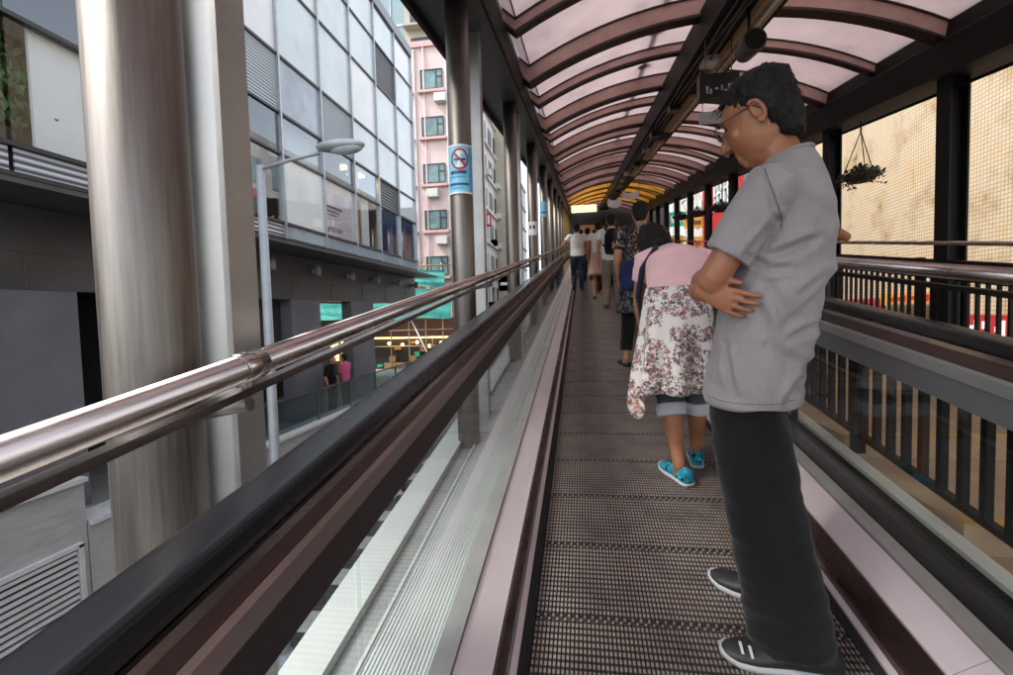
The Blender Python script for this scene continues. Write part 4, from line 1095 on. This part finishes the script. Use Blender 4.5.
# local frame: +y = the way he faces, +x = his right ; world ground follows the belt
rz = Matrix.Rotation(RZ,2)
gy = lambda p: T*(rz @ V((p[0],p[1]))).y
def ground(dx, dy): return gy((dx,dy))
HS = 1.10
HC_ = V((.0,-.008,1.594)); HR = rot(-10, 20)
b = BB(); Xs = (1,0,0)
head(b, HC_, HR, HS)
b.loft([((0,-.075,1.40),.075,.060,Xs),((0,-.066,1.46),.060,.058,Xs),((0,-.045,1.515),.056,.060,Xs),((0,-.030,1.57),.055,.058,Xs)], 20, .4)
b.loft([((0,.02,.80),.12,.075,Xs),((0,.01,.92),.145,.09,Xs),((0,-.02,1.05),.14,.105,Xs),((0,-.055,1.20),.155,.105,Xs),((0,-.075,1.33),.155,.085,Xs),((0,-.08,1.41),.10,.060,Xs)], 22, .4)
# legs and feet inside the trousers and shoes
LK, RK = V((-.105,-.025,.47)), V((.10,.005,.50)); LA, RA = V((-.125,-.125,.10)), V((.11,-.075,.12))
b.limb([(-.085,.02,.84),(-.10,.0,.66),LK,(-.115,-.075,.28),LA,(-.13,-.10,.05)], [.065,.068,.055,.052,.040,.035])
b.limb([(.085,.02,.84),(.095,.01,.66),RK,(.105,-.04,.30),RA,(.11,-.04,.06)], [.082,.074,.058,.054,.040,.035])
# left arm: shoulder, elbow forward, forearm crosses to the right
LS, LE, LW = V((-.175,-.055,1.345)), V((-.212,.092,1.098)), V((.03,.150,1.10))
b.limb([LS,(LS+LE)/2,LE], [.052,.046,.042]); b.limb([LE,(LE+LW)/2+V((0,.015,.0)),LW], [.043,.042,.027])
hand(b, LW+V((.02,-.005,.0)), (1,-.25,-.05), (0,-1,0), (0,.1,1), 1.0, (.4,.5,.4))
# right arm: forearm crosses under, hand comes out on his left flank
RS, RE, RW = V((.175,-.055,1.345)), V((.210,.105,1.09)), V((-.130,.142,1.072))
b.limb([RS,(RS+RE)/2,RE], [.052,.046,.042]); b.limb([RE,(RE+RW)/2+V((0,.02,0)),RW], [.043,.042,.029])
b.limb([RW+V((.02,.01,0)), V((-.178,.128,1.066)), V((-.206,.108,1.064))], [.030,.029,.027])
hand(b, V((-.212,.112,1.066)), (-.04,-1,-.42), (1,-.1,0), (-.12,.30,1), .90, (.14,.34,.34), .20, .35)
body = b.skinned('body', SKIN, mn, .0043, 3)
mh = hair(mn, HC_, HR, HS*1.02, 'short', voxel=.006)
def strands(ho, H, Rm, n, seed, ln=.03):
    rn_ = random.Random(seed); vv = ho.data.vertices; q = MB()
    for _ in range(n):
        v = vv[rn_.randrange(len(vv))]; nn = v.normal; p = v.co.copy() - nn*.003
        lp = Rm.transposed() @ (p-V(H))
        flow = Rm @ V((lp.x*2.0, .9 if lp.z > .06 else -.15, -.25 if lp.z > .06 else -1.0))
        flow = (flow - nn*flow.dot(nn)).normalized(); side = flow.cross(nn).normalized()
        flow = (flow + side*rn_.uniform(-.35,.35)).normalized(); l = ln*rn_.uniform(.5,1.15); w_ = rn_.uniform(.0007,.0014)
        lift = rn_.uniform(.10,.42)
        pts = [p, p + flow*l*.5 + nn*l*.5*lift, p + flow*l*.95 + nn*l*(lift*.75)]
        vs = []
        for k, a in enumerate((1,.8,.1)): vs += [pts[k]-side*w_*a, pts[k]+side*w_*a]
        q.add(vs, [(0,1,3,2),(2,3,5,4)], 0)
    return q.build('hair_strands', HAIR, ho, local=True)
strands(mh, HC_, HR, 2600, 1)
for s in (-1,1):
    e = HC_ + HR @ (V((.031*s,.076,.010))*HS); MB().ell(e, (.011,.011,.011)).build('eye', EYE, mn, local=True)
    MB().ell(HC_ + HR @ (V((.034*s,.098,.030))*HS), (.021,.006,.0045), 12, 8, 0, HR).build('eyebrow', HAIR, mn, local=True)
# glasses
gp = MB(); P = lambda x, y, z: HC_ + HR @ (V((x,y,z))*HS)
for s in (-1,1):
    pts = [P(.034*s+.024*math.cos(a), .108-.10*abs(.034*s+.024*math.cos(a))*.35, .006+.018*math.sin(a)) for a in [2*PI*k/16 for k in range(17)]]
    gp.tube(pts, .0022, 8, caps=False)
    gp.tube([P(.058*s,.104,.012), P(.074*s,.088,.014), P(.079*s,.03,.014), P(.080*s,-.008,.010), P(.079*s,-.024,-.010)], .0021, 8)
gp.tube([P(-.010,.108,.010), P(0,.111,.013), P(.010,.108,.010)], .002, 8)
gl = gp.build('glasses', M['frame_dark'], mn, local=True)
for s in (-1,1):
    vs = [P(.034*s+.0235*math.cos(a), .1065-.10*abs(.034*s+.024*math.cos(a))*.35, .006+.0175*math.sin(a)) for a in [2*PI*k/16 for k in range(16)]]
    MB().add(vs + [v + HR @ V((0,.0008,0)) for v in vs], [tuple(range(16)), tuple(range(16,32))], 0).build('lens', M['rail_glass'], gl, local=True)
# t-shirt
b = BB()
b.loft([((0,.012,.722),.196,.143,Xs),((0,.010,.77),.194,.142,Xs),((0,.002,.84),.190,.138,Xs),((0,-.015,.93),.186,.140,Xs),((0,-.034,1.04),.182,.143,Xs),((0,-.056,1.15),.182,.143,Xs),((0,-.074,1.25),.184,.134,Xs),((0,-.084,1.33),.182,.120,Xs),((0,-.092,1.39),.150,.096,Xs),((0,-.092,1.435),.102,.078,Xs),((0,-.086,1.462),.078,.068,Xs)], 30, .10)
for s, S_, E_ in ((-1,LS,LE),(1,RS,RE)):
    cuff = S_ + (E_-S_)*.74
    b.limb([S_+V((-.06*s*1,-.01,.012)), S_+V((.002*s,-.004,.004)), S_+(E_-S_)*.35, cuff-(E_-S_)*.02, cuff], [.066,.072,.071,.070,.071], side=(0,1,1), seg=22, cap=.06)
CR = [[(-0.016, 1.156), (-0.066, 1.155), (-0.133, 1.183)], [(-0.01, 1.148), (-0.06, 1.122), (-0.1, 1.122)], [(-0.022, 1.038), (-0.035, 0.987), (-0.045, 0.911)], [(-0.081, 1.164), (-0.164, 1.201)], [(-0.041, 1.359), (-0.062, 1.31), (-0.076, 1.248)], [(-0.076, 1.248), (-0.047, 1.203), (-0.01, 1.162)], [(-0.132, 0.795), (-0.173, 0.884), (-0.192, 0.992)], [(-0.097, 0.737), (-0.153, 0.851)], [(-0.047, 1.076), (-0.101, 0.967)], [(-0.117, 1.045), (-0.178, 1.106)], [(-0.058, 0.911), (-0.139, 0.831)], [(0.072, 0.909), (0.037, 0.763)], [(-0.123, 1.327), (-0.182, 1.256)], [(-0.101, 0.925), (-0.17, 0.966)]]
def crease(y, z):
    t_ = 0
    for i, pl_ in enumerate(CR):
        w_ = .007 if i in (4,) else (.011 if i % 2 else .015); dp = 1.5*(.007,.010,.006,.009,.005,.009,.010,.009,.006,.007,.006,.006,.005,.007)[i]
        best = 9; tb = 0; n_ = len(pl_)-1
        for k in range(n_):
            (y0,z0),(y1,z1) = pl_[k], pl_[k+1]; dy, dz = y1-y0, z1-z0; L2 = dy*dy+dz*dz
            q = max(0, min(1, ((y-y0)*dy+(z-z0)*dz)/L2)); ey, ez = y-y0-q*dy, z-z0-q*dz
            d = math.hypot(ey, ez)
            if d < best: best = d; tb = (k+q)/n_; sg_ = 1 if ez > 0 else -1
        if best < .06:
            fade = math.sin(PI*(.12+.76*tb))
            t_ += dp*fade*(-math.exp(-(best/w_)**2) + .75*math.exp(-((best-1.9*w_)/w_)**2)*(1 if sg_ > 0 else .45))
    return t_
def tee(c, n):
    a = crease(c.y, c.z) if abs(n.x) > .15 else 0
    # drag folds running down and back from the folded arms, slack over the belly and hem
    q = V((c.y*3.0, c.x*2.0, (c.z + 1.1*c.y)*9))
    band = math.exp(-((c.z-1.08)/.16)**2); low = math.exp(-((c.z-.78)/.12)**2)
    a += .020*band*(noise.noise(q)-abs(noise.noise(q*1.3))*.6) + .010*band*noise.noise(q*2.1)
    q2 = V((c.y*3.2+4, c.x*2.5, (c.z - .55*c.y)*8)); a += .017*low*noise.noise(q2) + .008*low*noise.noise(q2*2.3)
    a += .006*noise.noise(V((c.x*7,c.y*7,c.z*5)))

    return a
tshirt = b.skinned('t_shirt', CL['grey'], mn, .0055, 5, disp=tee)
from mathutils.bvhtree import BVHTree
bvh = BVHTree.FromPolygons([v.co for v in tshirt.data.vertices], [p.vertices[:] for p in tshirt.data.polygons])
CL['seam'] = cloth('grey seam thread', (.13,.12,.12), .2, .1)
def seam(path, r_):
    pts = []
    for (y0,z0),(y1,z1) in zip(path[:-1], path[1:]):
        for k in range(8):
            q = k/8; h_ = bvh.ray_cast(V((-1, y0+(y1-y0)*q, z0+(z1-z0)*q)), V((1,0,0)))
            if h_[0]: pts.append(h_[0] + V((.0006,0,0)))
    if len(pts) > 2: MB().tube(pts, r_, 6).build('seam', CL['seam'], tshirt, local=True)
seam([(-.045,1.385),(-.066,1.32),(-.082,1.262),(-.080,1.225)], .0022)
seam([(-.112,.746),(-.03,.742),(.06,.744),(.130,.752)], .0014)
q = MB(); cp = []
for k in range(37):
    a = 2*PI*k/36; cp.append((.074*math.cos(a), -.083+.064*math.sin(a), 1.462 - .020*math.sin(a)))
q.tube(cp, .0058, 8, caps=False); q.build('collar', CL['grey'], mn, local=True)
# sleeve seam: a thin raised stitch line round each arm hole
for s, S_, E_ in ((-1,LS,LE),):
    d = (E_-S_).normalized(); c = S_ + d*.0 ; 
# trousers
b = BB()
b.loft([((0,.018,.62),.150,.112,Xs),((0,.026,.72),.162,.102,Xs),((0,.014,.84),.160,.105,Xs),((0,.0,.96),.150,.100,Xs)], 26, .3)
b.loft([((-.088,.028,.74),.086,.098,Xs),((-.096,.006,.62),.086,.108,Xs),((-.105,-.022,.46),.080,.108,Xs),((-.116,-.062,.27),.080,.110,Xs),((-.124,-.092,.12),.082,.114,Xs),((-.126,-.108,.045+ground(-.126,-.108)),.080,.114,Xs)], 24, .1)
b.loft([((.088,.028,.74),.086,.098,Xs),((.096,.012,.62),.086,.100,Xs),((.100,.0,.46),.080,.094,Xs),((.106,-.04,.28),.078,.096,Xs),((.110,-.060,.14),.078,.098,Xs),((.110,-.062,.055+ground(.11,-.06)),.076,.098,Xs)], 24, .1)
b.skinned('trousers', CL['black'], mn, .009, 3, disp=lambda c, n: fold(.007, 1.0, 3)(c, n) + (.012*math.exp(-((c.z-.12)/.13)**2) + .007*math.exp(-((c.z-.50)/.12)**2) + .006*math.exp(-((c.z-.70)/.07)**2))*noise.noise(V((c.x*3, c.y*5, c.z*17 + c.y*6))))
shoe(mn, (-.100,-.228), (-.195,.075), 0, SHOE_B, SOLE_W, world_y=lambda p: gy(p), wid=1.08)
shoe(mn, (.090,-.135), (.140,.172), 0, SHOE_B, SOLE_W, world_y=lambda p: gy(p), wid=1.08)
# pale flash on the near shoe
q = MB()
for k in range(2):
    y0 = -.02+.026*k; vs = [(-.215+.004*k+dx, y0+dy, .045+dz+gy((-.21,y0))) for dx, dy, dz in ((.0,.0,-.004),(.0,.008,-.004),(.018,.020,.020),(.018,.012,.020))]
    q.add(vs + [(v[0]-.004,v[1],v[2]+.004) for v in vs], [(0,1,2,3),(4,7,6,5),(0,4,5,1),(1,5,6,2),(2,6,7,3),(3,7,4,0)])
q.build('shoe_flash', SOLE_W, mn, local=True)

# ---- generic figure seen from behind (faces up the slope unless turned)
def figure(label, x, y, rz, h, skinm, J, shirt, trousers, style='short', sleeve=.45, leg=1.0, wid=1.0, headrot=(0,0), shoes=(SHOE_D,SHOE_D), voxel=.010, group=None, skirt=None, low=False, z0=None, hands=True):
    s = h/1.70
    z_ = T*y if z0 is None else z0
    t_ = thing('person', label, 'person', (x,y,z_), R(rz), group)
    D = dict(head=(0,.03,1.575), neck=(0,-.015,1.43), chest=(0,-.02,1.25), waist=(0,0,1.05), pelvis=(0,0,.92),
             ls=(-.175*wid,-.02,1.375), le=(-.225*wid,-.045,1.10), lw=(-.225*wid,.03,.86), rs=(.175*wid,-.02,1.375), re=(.225*wid,-.045,1.10), rw=(.225*wid,.03,.86),
             lh=(-.088,0,.88), lk=(-.098,.02,.48), la=(-.10,-.03,.09), rh=(.088,0,.88), rk=(.098,.02,.48), ra=(.10,-.03,.09),
             lf=None, rf=None)
    D.update(J)
    Q = {k: (V(v)*s if v is not None else None) for k, v in D.items()}
    r2_ = Matrix.Rotation(R(rz),2)
    g_ = (lambda p: T*(r2_ @ V((p[0],p[1]))).y) if z0 is None else (lambda p: 0)
    for a in ('la','ra'): Q[a] = Q[a] + V((0,0,g_(Q[a])))
    Hr = rot(*headrot); X = (1,0,0)
    b = BB(); head(b, Q['head'], Hr, s*1.02)
    b.limb([Q['neck']-V((0,0,.03)), (Q['neck']+Q['head'])/2, Q['head']+Hr@V((0,-.01,-.03))], [.058*s,.053*s,.052*s])
    b.loft([(Q['pelvis']-V((0,0,.08))*s,.145*s*wid,.10*s,X),(Q['pelvis'],.150*s*wid,.105*s,X),(Q['waist'],.130*s*wid,.095*s,X),(Q['chest'],.150*s*wid,.10*s,X),(Q['neck']-(Q['neck']-Q['chest'])*.25,.11*s,.06*s,X)], 20, .4)
    for a in 'lr':
        b.limb([Q[a+'s'],(Q[a+'s']+Q[a+'e'])/2,Q[a+'e']], [.050*s*wid,.044*s*wid,.038*s]); b.limb([Q[a+'e'],Q[a+'e']*.6+Q[a+'w']*.4,Q[a+'w']], [.038*s,.038*s,.025*s])
        if hands:
            fd = (Q[a+'w']-Q[a+'e']).normalized(); sg_ = -1 if a == 'l' else 1
            pl_ = V((-sg_,0,0)); th_ = V((0,1,0)) if abs(fd.y) < .8 else V((0,0,1))
            hand(b, Q[a+'w'], fd, pl_, th_, s, (.35,.45,.4))
        k_, an = Q[a+'k'], Q[a+'a']
        b.limb([Q[a+'h'],(Q[a+'h']+k_)/2,k_,k_*.6+an*.4+V((0,-.015,0))*s,k_*.25+an*.75,an,an+V((0,.02,-.05))*s], [.085*s,.074*s,.054*s,.054*s,.038*s,.034*s,.034*s])
    b.skinned('body', skinm, t_, voxel, 3)
    hair(t_, Q['head'], Hr, s*1.03, style, voxel=max(.007,voxel))
    # shirt
    if shirt:
        b = BB(); k = 1.0
        nb_ = Q['neck']
        lo = Q['pelvis'] + V((0,0,-.06))*s
        b.loft([(lo,.172*s*wid,.126*s,X),(Q['waist'],.162*s*wid,.120*s,X),(Q['chest']*.5+Q['waist']*.5,.166*s*wid,.122*s,X),(Q['chest'],.174*s*wid,.124*s,X),((Q['ls']+Q['rs'])/2-V((0,0,.01)),.165*s*wid,.100*s,X),(nb_-V((0,0,.005))*s,.088*s,.070*s,X),(nb_+V((0,.0,.02))*s,.068*s,.062*s,X)], 24, .1)
        for a in 'lr':
            S_, E_ = Q[a+'s'], Q[a+'e']; c = S_+(E_-S_)*sleeve*1.2
            sg_ = -1 if a == 'l' else 1
            b.limb([S_-V((sg_*.06,0,-.01))*s, S_, c-(c-S_)*.1, c], [.062*s*wid,.066*s*wid,.060*s*wid,.060*s*wid], seg=18, cap=.06)
        b.skinned('shirt', shirt, t_, voxel, 2, disp=fold(.008, 1.0, x*7))
    if trousers:
        b = BB()
        b.loft([(Q['pelvis']-V((0,0,.12))*s,.150*s*wid,.115*s,X),(Q['pelvis'],.160*s*wid,.118*s,X),(Q['pelvis']+V((0,0,.10))*s,.148*s*wid,.110*s,X)], 22, .3)
        for a in 'lr':
            k_, an = Q[a+'k'], Q[a+'a']
            pts = [Q[a+'h'],(Q[a+'h']+k_)/2,k_,(k_+an)/2,an+V((0,0,-.03))*s]; rr = [.094*s*wid,.086*s*wid,.072*s,.066*s,.062*s]
            if leg < 1:
                cut = Q[a+'h']+(k_-Q[a+'h'])*leg*2 if leg <= .5 else k_+(an-k_)*(leg-.5)*2
                pts = [Q[a+'h'],(Q[a+'h']+k_)/2] + ([k_] if leg > .52 else []) + [cut]; rr = rr[:len(pts)-1] + [rr[len(pts)-1]]
            b.limb(pts, rr, seg=18, cap=.08)
        b.skinned('trousers', trousers, t_, voxel, 2, disp=fold(.008, 1.2, y))
    for a in 'lr':
        an = Q[a+'a']; f_ = D[a+'f']
        if f_: h2, t2 = V(f_[0:2]), V(f_[2:4])
        else: h2, t2 = V((an.x,an.y-.05*s)), V((an.x*1.25, an.y+.20*s))
        shoe(t_, h2, t2, 0, shoes[0], shoes[1], world_y=g_, low=low)
    return t_, Q, s
# ---- woman in pink bending over, floral overskirt
wx, wy = .47, 2.68
pw, Q, s = figure('woman bending forward in pale pink top and white floral skirt', wx, wy, 0, 1.56, SKIN, dict(
    head=(-.05,.45,1.385), neck=(.03,.36,1.31), chest=(.05,.15,1.21), waist=(.03,-.01,1.05), pelvis=(.02,-.04,.93),
    ls=(-.125,.25,1.26), le=(-.155,.31,1.0), lw=(-.12,.40,.80), rs=(.245,.22,1.25), re=(.25,.32,.97), rw=(.18,.45,.82),
    lh=(-.07,-.03,.88), lk=(-.03,-.01,.46), la=(.005,-.115,.09), rh=(.12,-.03,.88), rk=(.135,.03,.46), ra=(.14,.11,.09),
    lf=(.045,-.165,-.055,.065), rf=(.125,.04,.16,.27)), CL['pink'], CL['shorts'], 'bob', sleeve=.42, leg=.60, wid=1.06, headrot=(12,50), shoes=(SHOE_T,SOLE_W), voxel=.008)
strands([c_ for c_ in pw.children if c_.name.startswith('hair')][0], Q['head'], rot(12,50), 1200, 3, .035)
b = BB()
for a in 'lr':
    c = Q[a+'k'] + (Q[a+'a']-Q[a+'k'])*.215
    d = (Q[a+'a']-Q[a+'k']).normalized()
    b.limb([c - d*.03, c + d*.03], [.078,.076], seg=20, cap=.08)
b.skinned('trouser_cuff', CL['cuff'], pw, .007, 2)
vs = []; fs = []; seg = 72; nr = 16
for i in range(nr+1):
    q = i/nr
    for k in range(seg):
        a = 2*PI*k/seg
        rip = (.02+.05*q)*math.sin(a*7+.6*math.sin(a*3))*q*.55 + .018*q*noise.noise(V((math.cos(a)*2.2, math.sin(a)*2.2, q*2)))
        ra_, rb_ = .163+.035*q**.8, .140+.055*q**.8
        if q < .1: ra_ -= .006*(1-q*10)
        cx, cy = .022 - .035*q, -.012 - .045*q
        dl = (a - PI*1.02 + PI) % (2*PI) - PI
        hem = .455 - .155*math.exp(-(dl/.38)**2)
        z = .985 + (hem-.985)*q
        vs.append((cx+(ra_+rip)*math.cos(a), cy+(rb_+rip)*math.sin(a), z))
for i in range(nr):
    for k in range(seg): fs.append((i*seg+k, i*seg+(k+1)%seg, (i+1)*seg+(k+1)%seg, (i+1)*seg+k))
sk = MB().add(vs, fs, 0, True).build('overskirt', CL['floral'], pw, local=True)
md = sk.modifiers.new('thick', 'SOLIDIFY'); md.thickness = .004; md.offset = 1
vs = []; fs = []
q = MB(); cb_ = [(.022+.166*math.cos(2*PI*k/40), -.012+.143*math.sin(2*PI*k/40)) for k in range(40)]
bag = thing('shoulder_bag', 'dark navy bag hanging on a strap at the left side of the bending woman', 'bag', (wx-.12, wy+.30, T*wy+.55))
b = BB(); o_ = V((wx, wy, T*wy))
b.limb([V((-.06,.18,1.215)), V((-.135,.17,1.10)), V((-.155,.22,.95)), V((-.12,.30,.80))], [.016,.018,.018,.016], side=(1,0,0), seg=10)
strap = b.skinned('strap', CL['navy'], bag, .006, 2); strap.location = o_ - bag.location
b = BB(); b.loft([(V((-.09,.36,.80)),.04,.10,(1,0,0)),(V((-.08,.37,.70)),.05,.12,(1,0,0)),(V((-.08,.37,.60)),.045,.12,(1,0,0))], 18, .3)
pch = b.skinned('pouch', CL['navy'], bag, .008, 2); pch.location = o_ - bag.location

# ---- the queue further up
bx_, by_ = .575, 4.97
bw, Q, s = figure('woman in black patterned dress over black cropped trousers, seen from behind', bx_, by_, 0, 1.60, SKIN2, dict(
    la=(-.17,-.03,.09), lk=(-.14,.0,.48), le=(-.25,-.06,1.10), lw=(-.22,.05,.88), lf=(-.135,-.08,-.215,.135)), CL['blackprint'], CL['black'], 'short', sleeve=.52, leg=.90, wid=1.18, headrot=(-8,14), shoes=(SHOE_B,SHOE_B), low=True)
def skirt_of(p, m, x, y_, z0, z1, a0, a1, name='skirt', seed=0):
    vs=[];fs=[];seg=40;nr=8
    for i in range(nr+1):
        q=i/nr
        for k in range(seg):
            an=2*PI*k/seg; r_=a0+(a1-a0)*q; rip=.016*q*math.sin(an*6+seed)
            vs.append((x+(r_+rip)*math.cos(an), y_+(r_*.78+rip)*math.sin(an), z0+(z1-z0)*q))
    for i in range(nr):
        for k in range(seg): fs.append((i*seg+k,i*seg+(k+1)%seg,(i+1)*seg+(k+1)%seg,(i+1)*seg+k))
    o = MB().add(vs,fs,0,True).build(name,m,p,local=True); md=o.modifiers.new('thick','SOLIDIFY'); md.thickness=.005; md.offset=1
    return o
skirt_of(bw, CL['blackprint2'], 0, 0, .96, .52, .185, .225, 'dress_skirt', 1)
hb = thing('handbag', 'dark blue bag at the hip of the woman in the black patterned dress', 'bag', (bx_-.12,by_-.14,T*by_+.85))
b = BB(); b.loft([(V((0,0,.16)),.09,.03,(1,0,0)),(V((0,0,.02)),.11,.045,(1,0,0)),(V((0,0,-.10)),.10,.04,(1,0,0))], 18, .3); b.skinned('pouch', CL['bluebag'], hb, .009, 2)
b = BB(); b.limb([V((-.05,0,.15)),V((-.02,-.03,.40)),V((.05,.06,.52))],[.012,.012,.012],side=(1,0,0)); b.skinned('strap', CL['navy'], hb, .006, 1)

bm_, Q, s = figure('man in white t-shirt and khaki trousers wearing a black backpack', .54, 9.17, 0, 1.70, SKIN2, dict(), CL['white'], CL['khaki'], 'short', wid=1.06, headrot=(0,6))
bp_ = thing('backpack', 'black backpack on the man in khaki trousers', 'backpack', (.54,9.0,T*9.17+1.0))
b = BB(); b.loft([(V((0,.0,-.02)),.13,.07,(1,0,0)),(V((0,-.02,.12)),.145,.09,(1,0,0)),(V((0,-.01,.30)),.135,.08,(1,0,0)),(V((0,.01,.40)),.09,.05,(1,0,0))], 20, .4); b.skinned('pack', CL['black'], bp_, .01, 2)
for sx in (-1,1):
    b = BB(); b.limb([V((.10*sx,.02,.08)),V((.155*sx,.12,.15)),V((.15*sx,.24,.30)),V((.13*sx,.17,.42)),V((.08*sx,.05,.40))],[.02]*5,side=(1,0,0)); b.skinned('strap', CL['black'], bp_, .008, 1)
g1, Q, s = figure('woman in white top and short pinkish beige skirt with bare legs', .36, 10.6, 0, 1.64, SKIN, dict(), CL['white'], None, 'bun', sleeve=.30, headrot=(10,4), voxel=.011)
skirt_of(g1, CL['beige'], 0, 0, .98, .50, .165, .205, 'skirt', 2)
figure('tall man in dark clothes in front of the woman with the beige skirt', .50, 11.9, 0, 1.78, SKIN, dict(), CL['jeans'], CL['black'], 'short', voxel=.012)
figure('man in white shirt and dark jeans resting a hand on the left rail', -.11, 12.72, 0, 1.68, SKIN, dict(le=(-.36,-.08,1.15), lw=(-.47,.10,1.09), waist=(-.01,0,1.05)), CL['white'], CL['jeans'], 'short', wid=1.06, headrot=(0,10), voxel=.011)
figure('person in rust coloured top far up the walkway', .18, 15.2, 0, 1.62, SKIN, dict(), cloth('rust cotton', (.32,.12,.06)), CL['black'], 'bun', voxel=.013)
figure('person in dark top beside the far right handrail', .62, 15.9, 0, 1.72, SKIN, dict(), CL['navy'], CL['jeans'], 'short', voxel=.013)
figure('person in grey top at the far head of the queue', .25, 18.5, 0, 1.70, SKIN, dict(), CL['shorts'], CL['black'], 'short', voxel=.014)
figure('man in pale blue shirt between the dark clothed man and the far handrail', .66, 13.4, 0, 1.72, SKIN2, dict(), cloth('pale blue cotton', (.35,.42,.52)), CL['black'], 'short', voxel=.013)
figure('person in cream top at the far left of the queue', -.02, 16.8, 0, 1.62, SKIN, dict(), CL['cuff'], CL['jeans'], 'bun', voxel=.014)
# ---- beyond the right balustrade
figure('person on the steps behind the man in grey, raising an elbow', 1.80, 4.35, 4, 1.72, SKIN, dict(rs=(.19,-.02,1.40), re=(.30,-.02,1.35), rw=(.16,.20,1.50)), CL['black'], CL['blackprint2'], 'short', wid=1.05, sleeve=.22, z0=T*3.35-.05)
# ---- on the terrace and the street below
TZ = -1.56
figure('person in dark suit standing on the terrace beside the pink shirt', -7.20, 13.15, -100, 1.70, SKIN2, dict(), CL['black'], CL['black'], 'short', sleeve=.80, z0=TZ, voxel=.012)
figure('person in bright pink shirt standing on the terrace', -7.22, 14.0, 80, 1.66, SKIN2, dict(re=(.23,.05,1.12), rw=(.16,.26,1.10), lw=(-.14,.26,1.08), le=(-.24,.03,1.12)), CL['hotpink'], CL['jeans'], 'short', sleeve=.80, z0=TZ, voxel=.012)
figure('person in white top deeper inside the terrace arcade', -9.0, 17.4, 170, 1.66, SKIN2, dict(), CL['white'], CL['black'], 'short', z0=TZ, voxel=.014)
figure('person in navy top walking on the street below the glass side', -4.40, 11.3, 30, 1.66, SKIN, dict(), CL['navy'], CL['black'], 'short', z0=GZ(11.3), voxel=.014)
figure('person in red top walking on the street below the glass side', -4.05, 11.75, 20, 1.62, SKIN, dict(), cloth('red cotton', (.6,.05,.05)), CL['black'], 'bun', z0=GZ(11.75), voxel=.014)
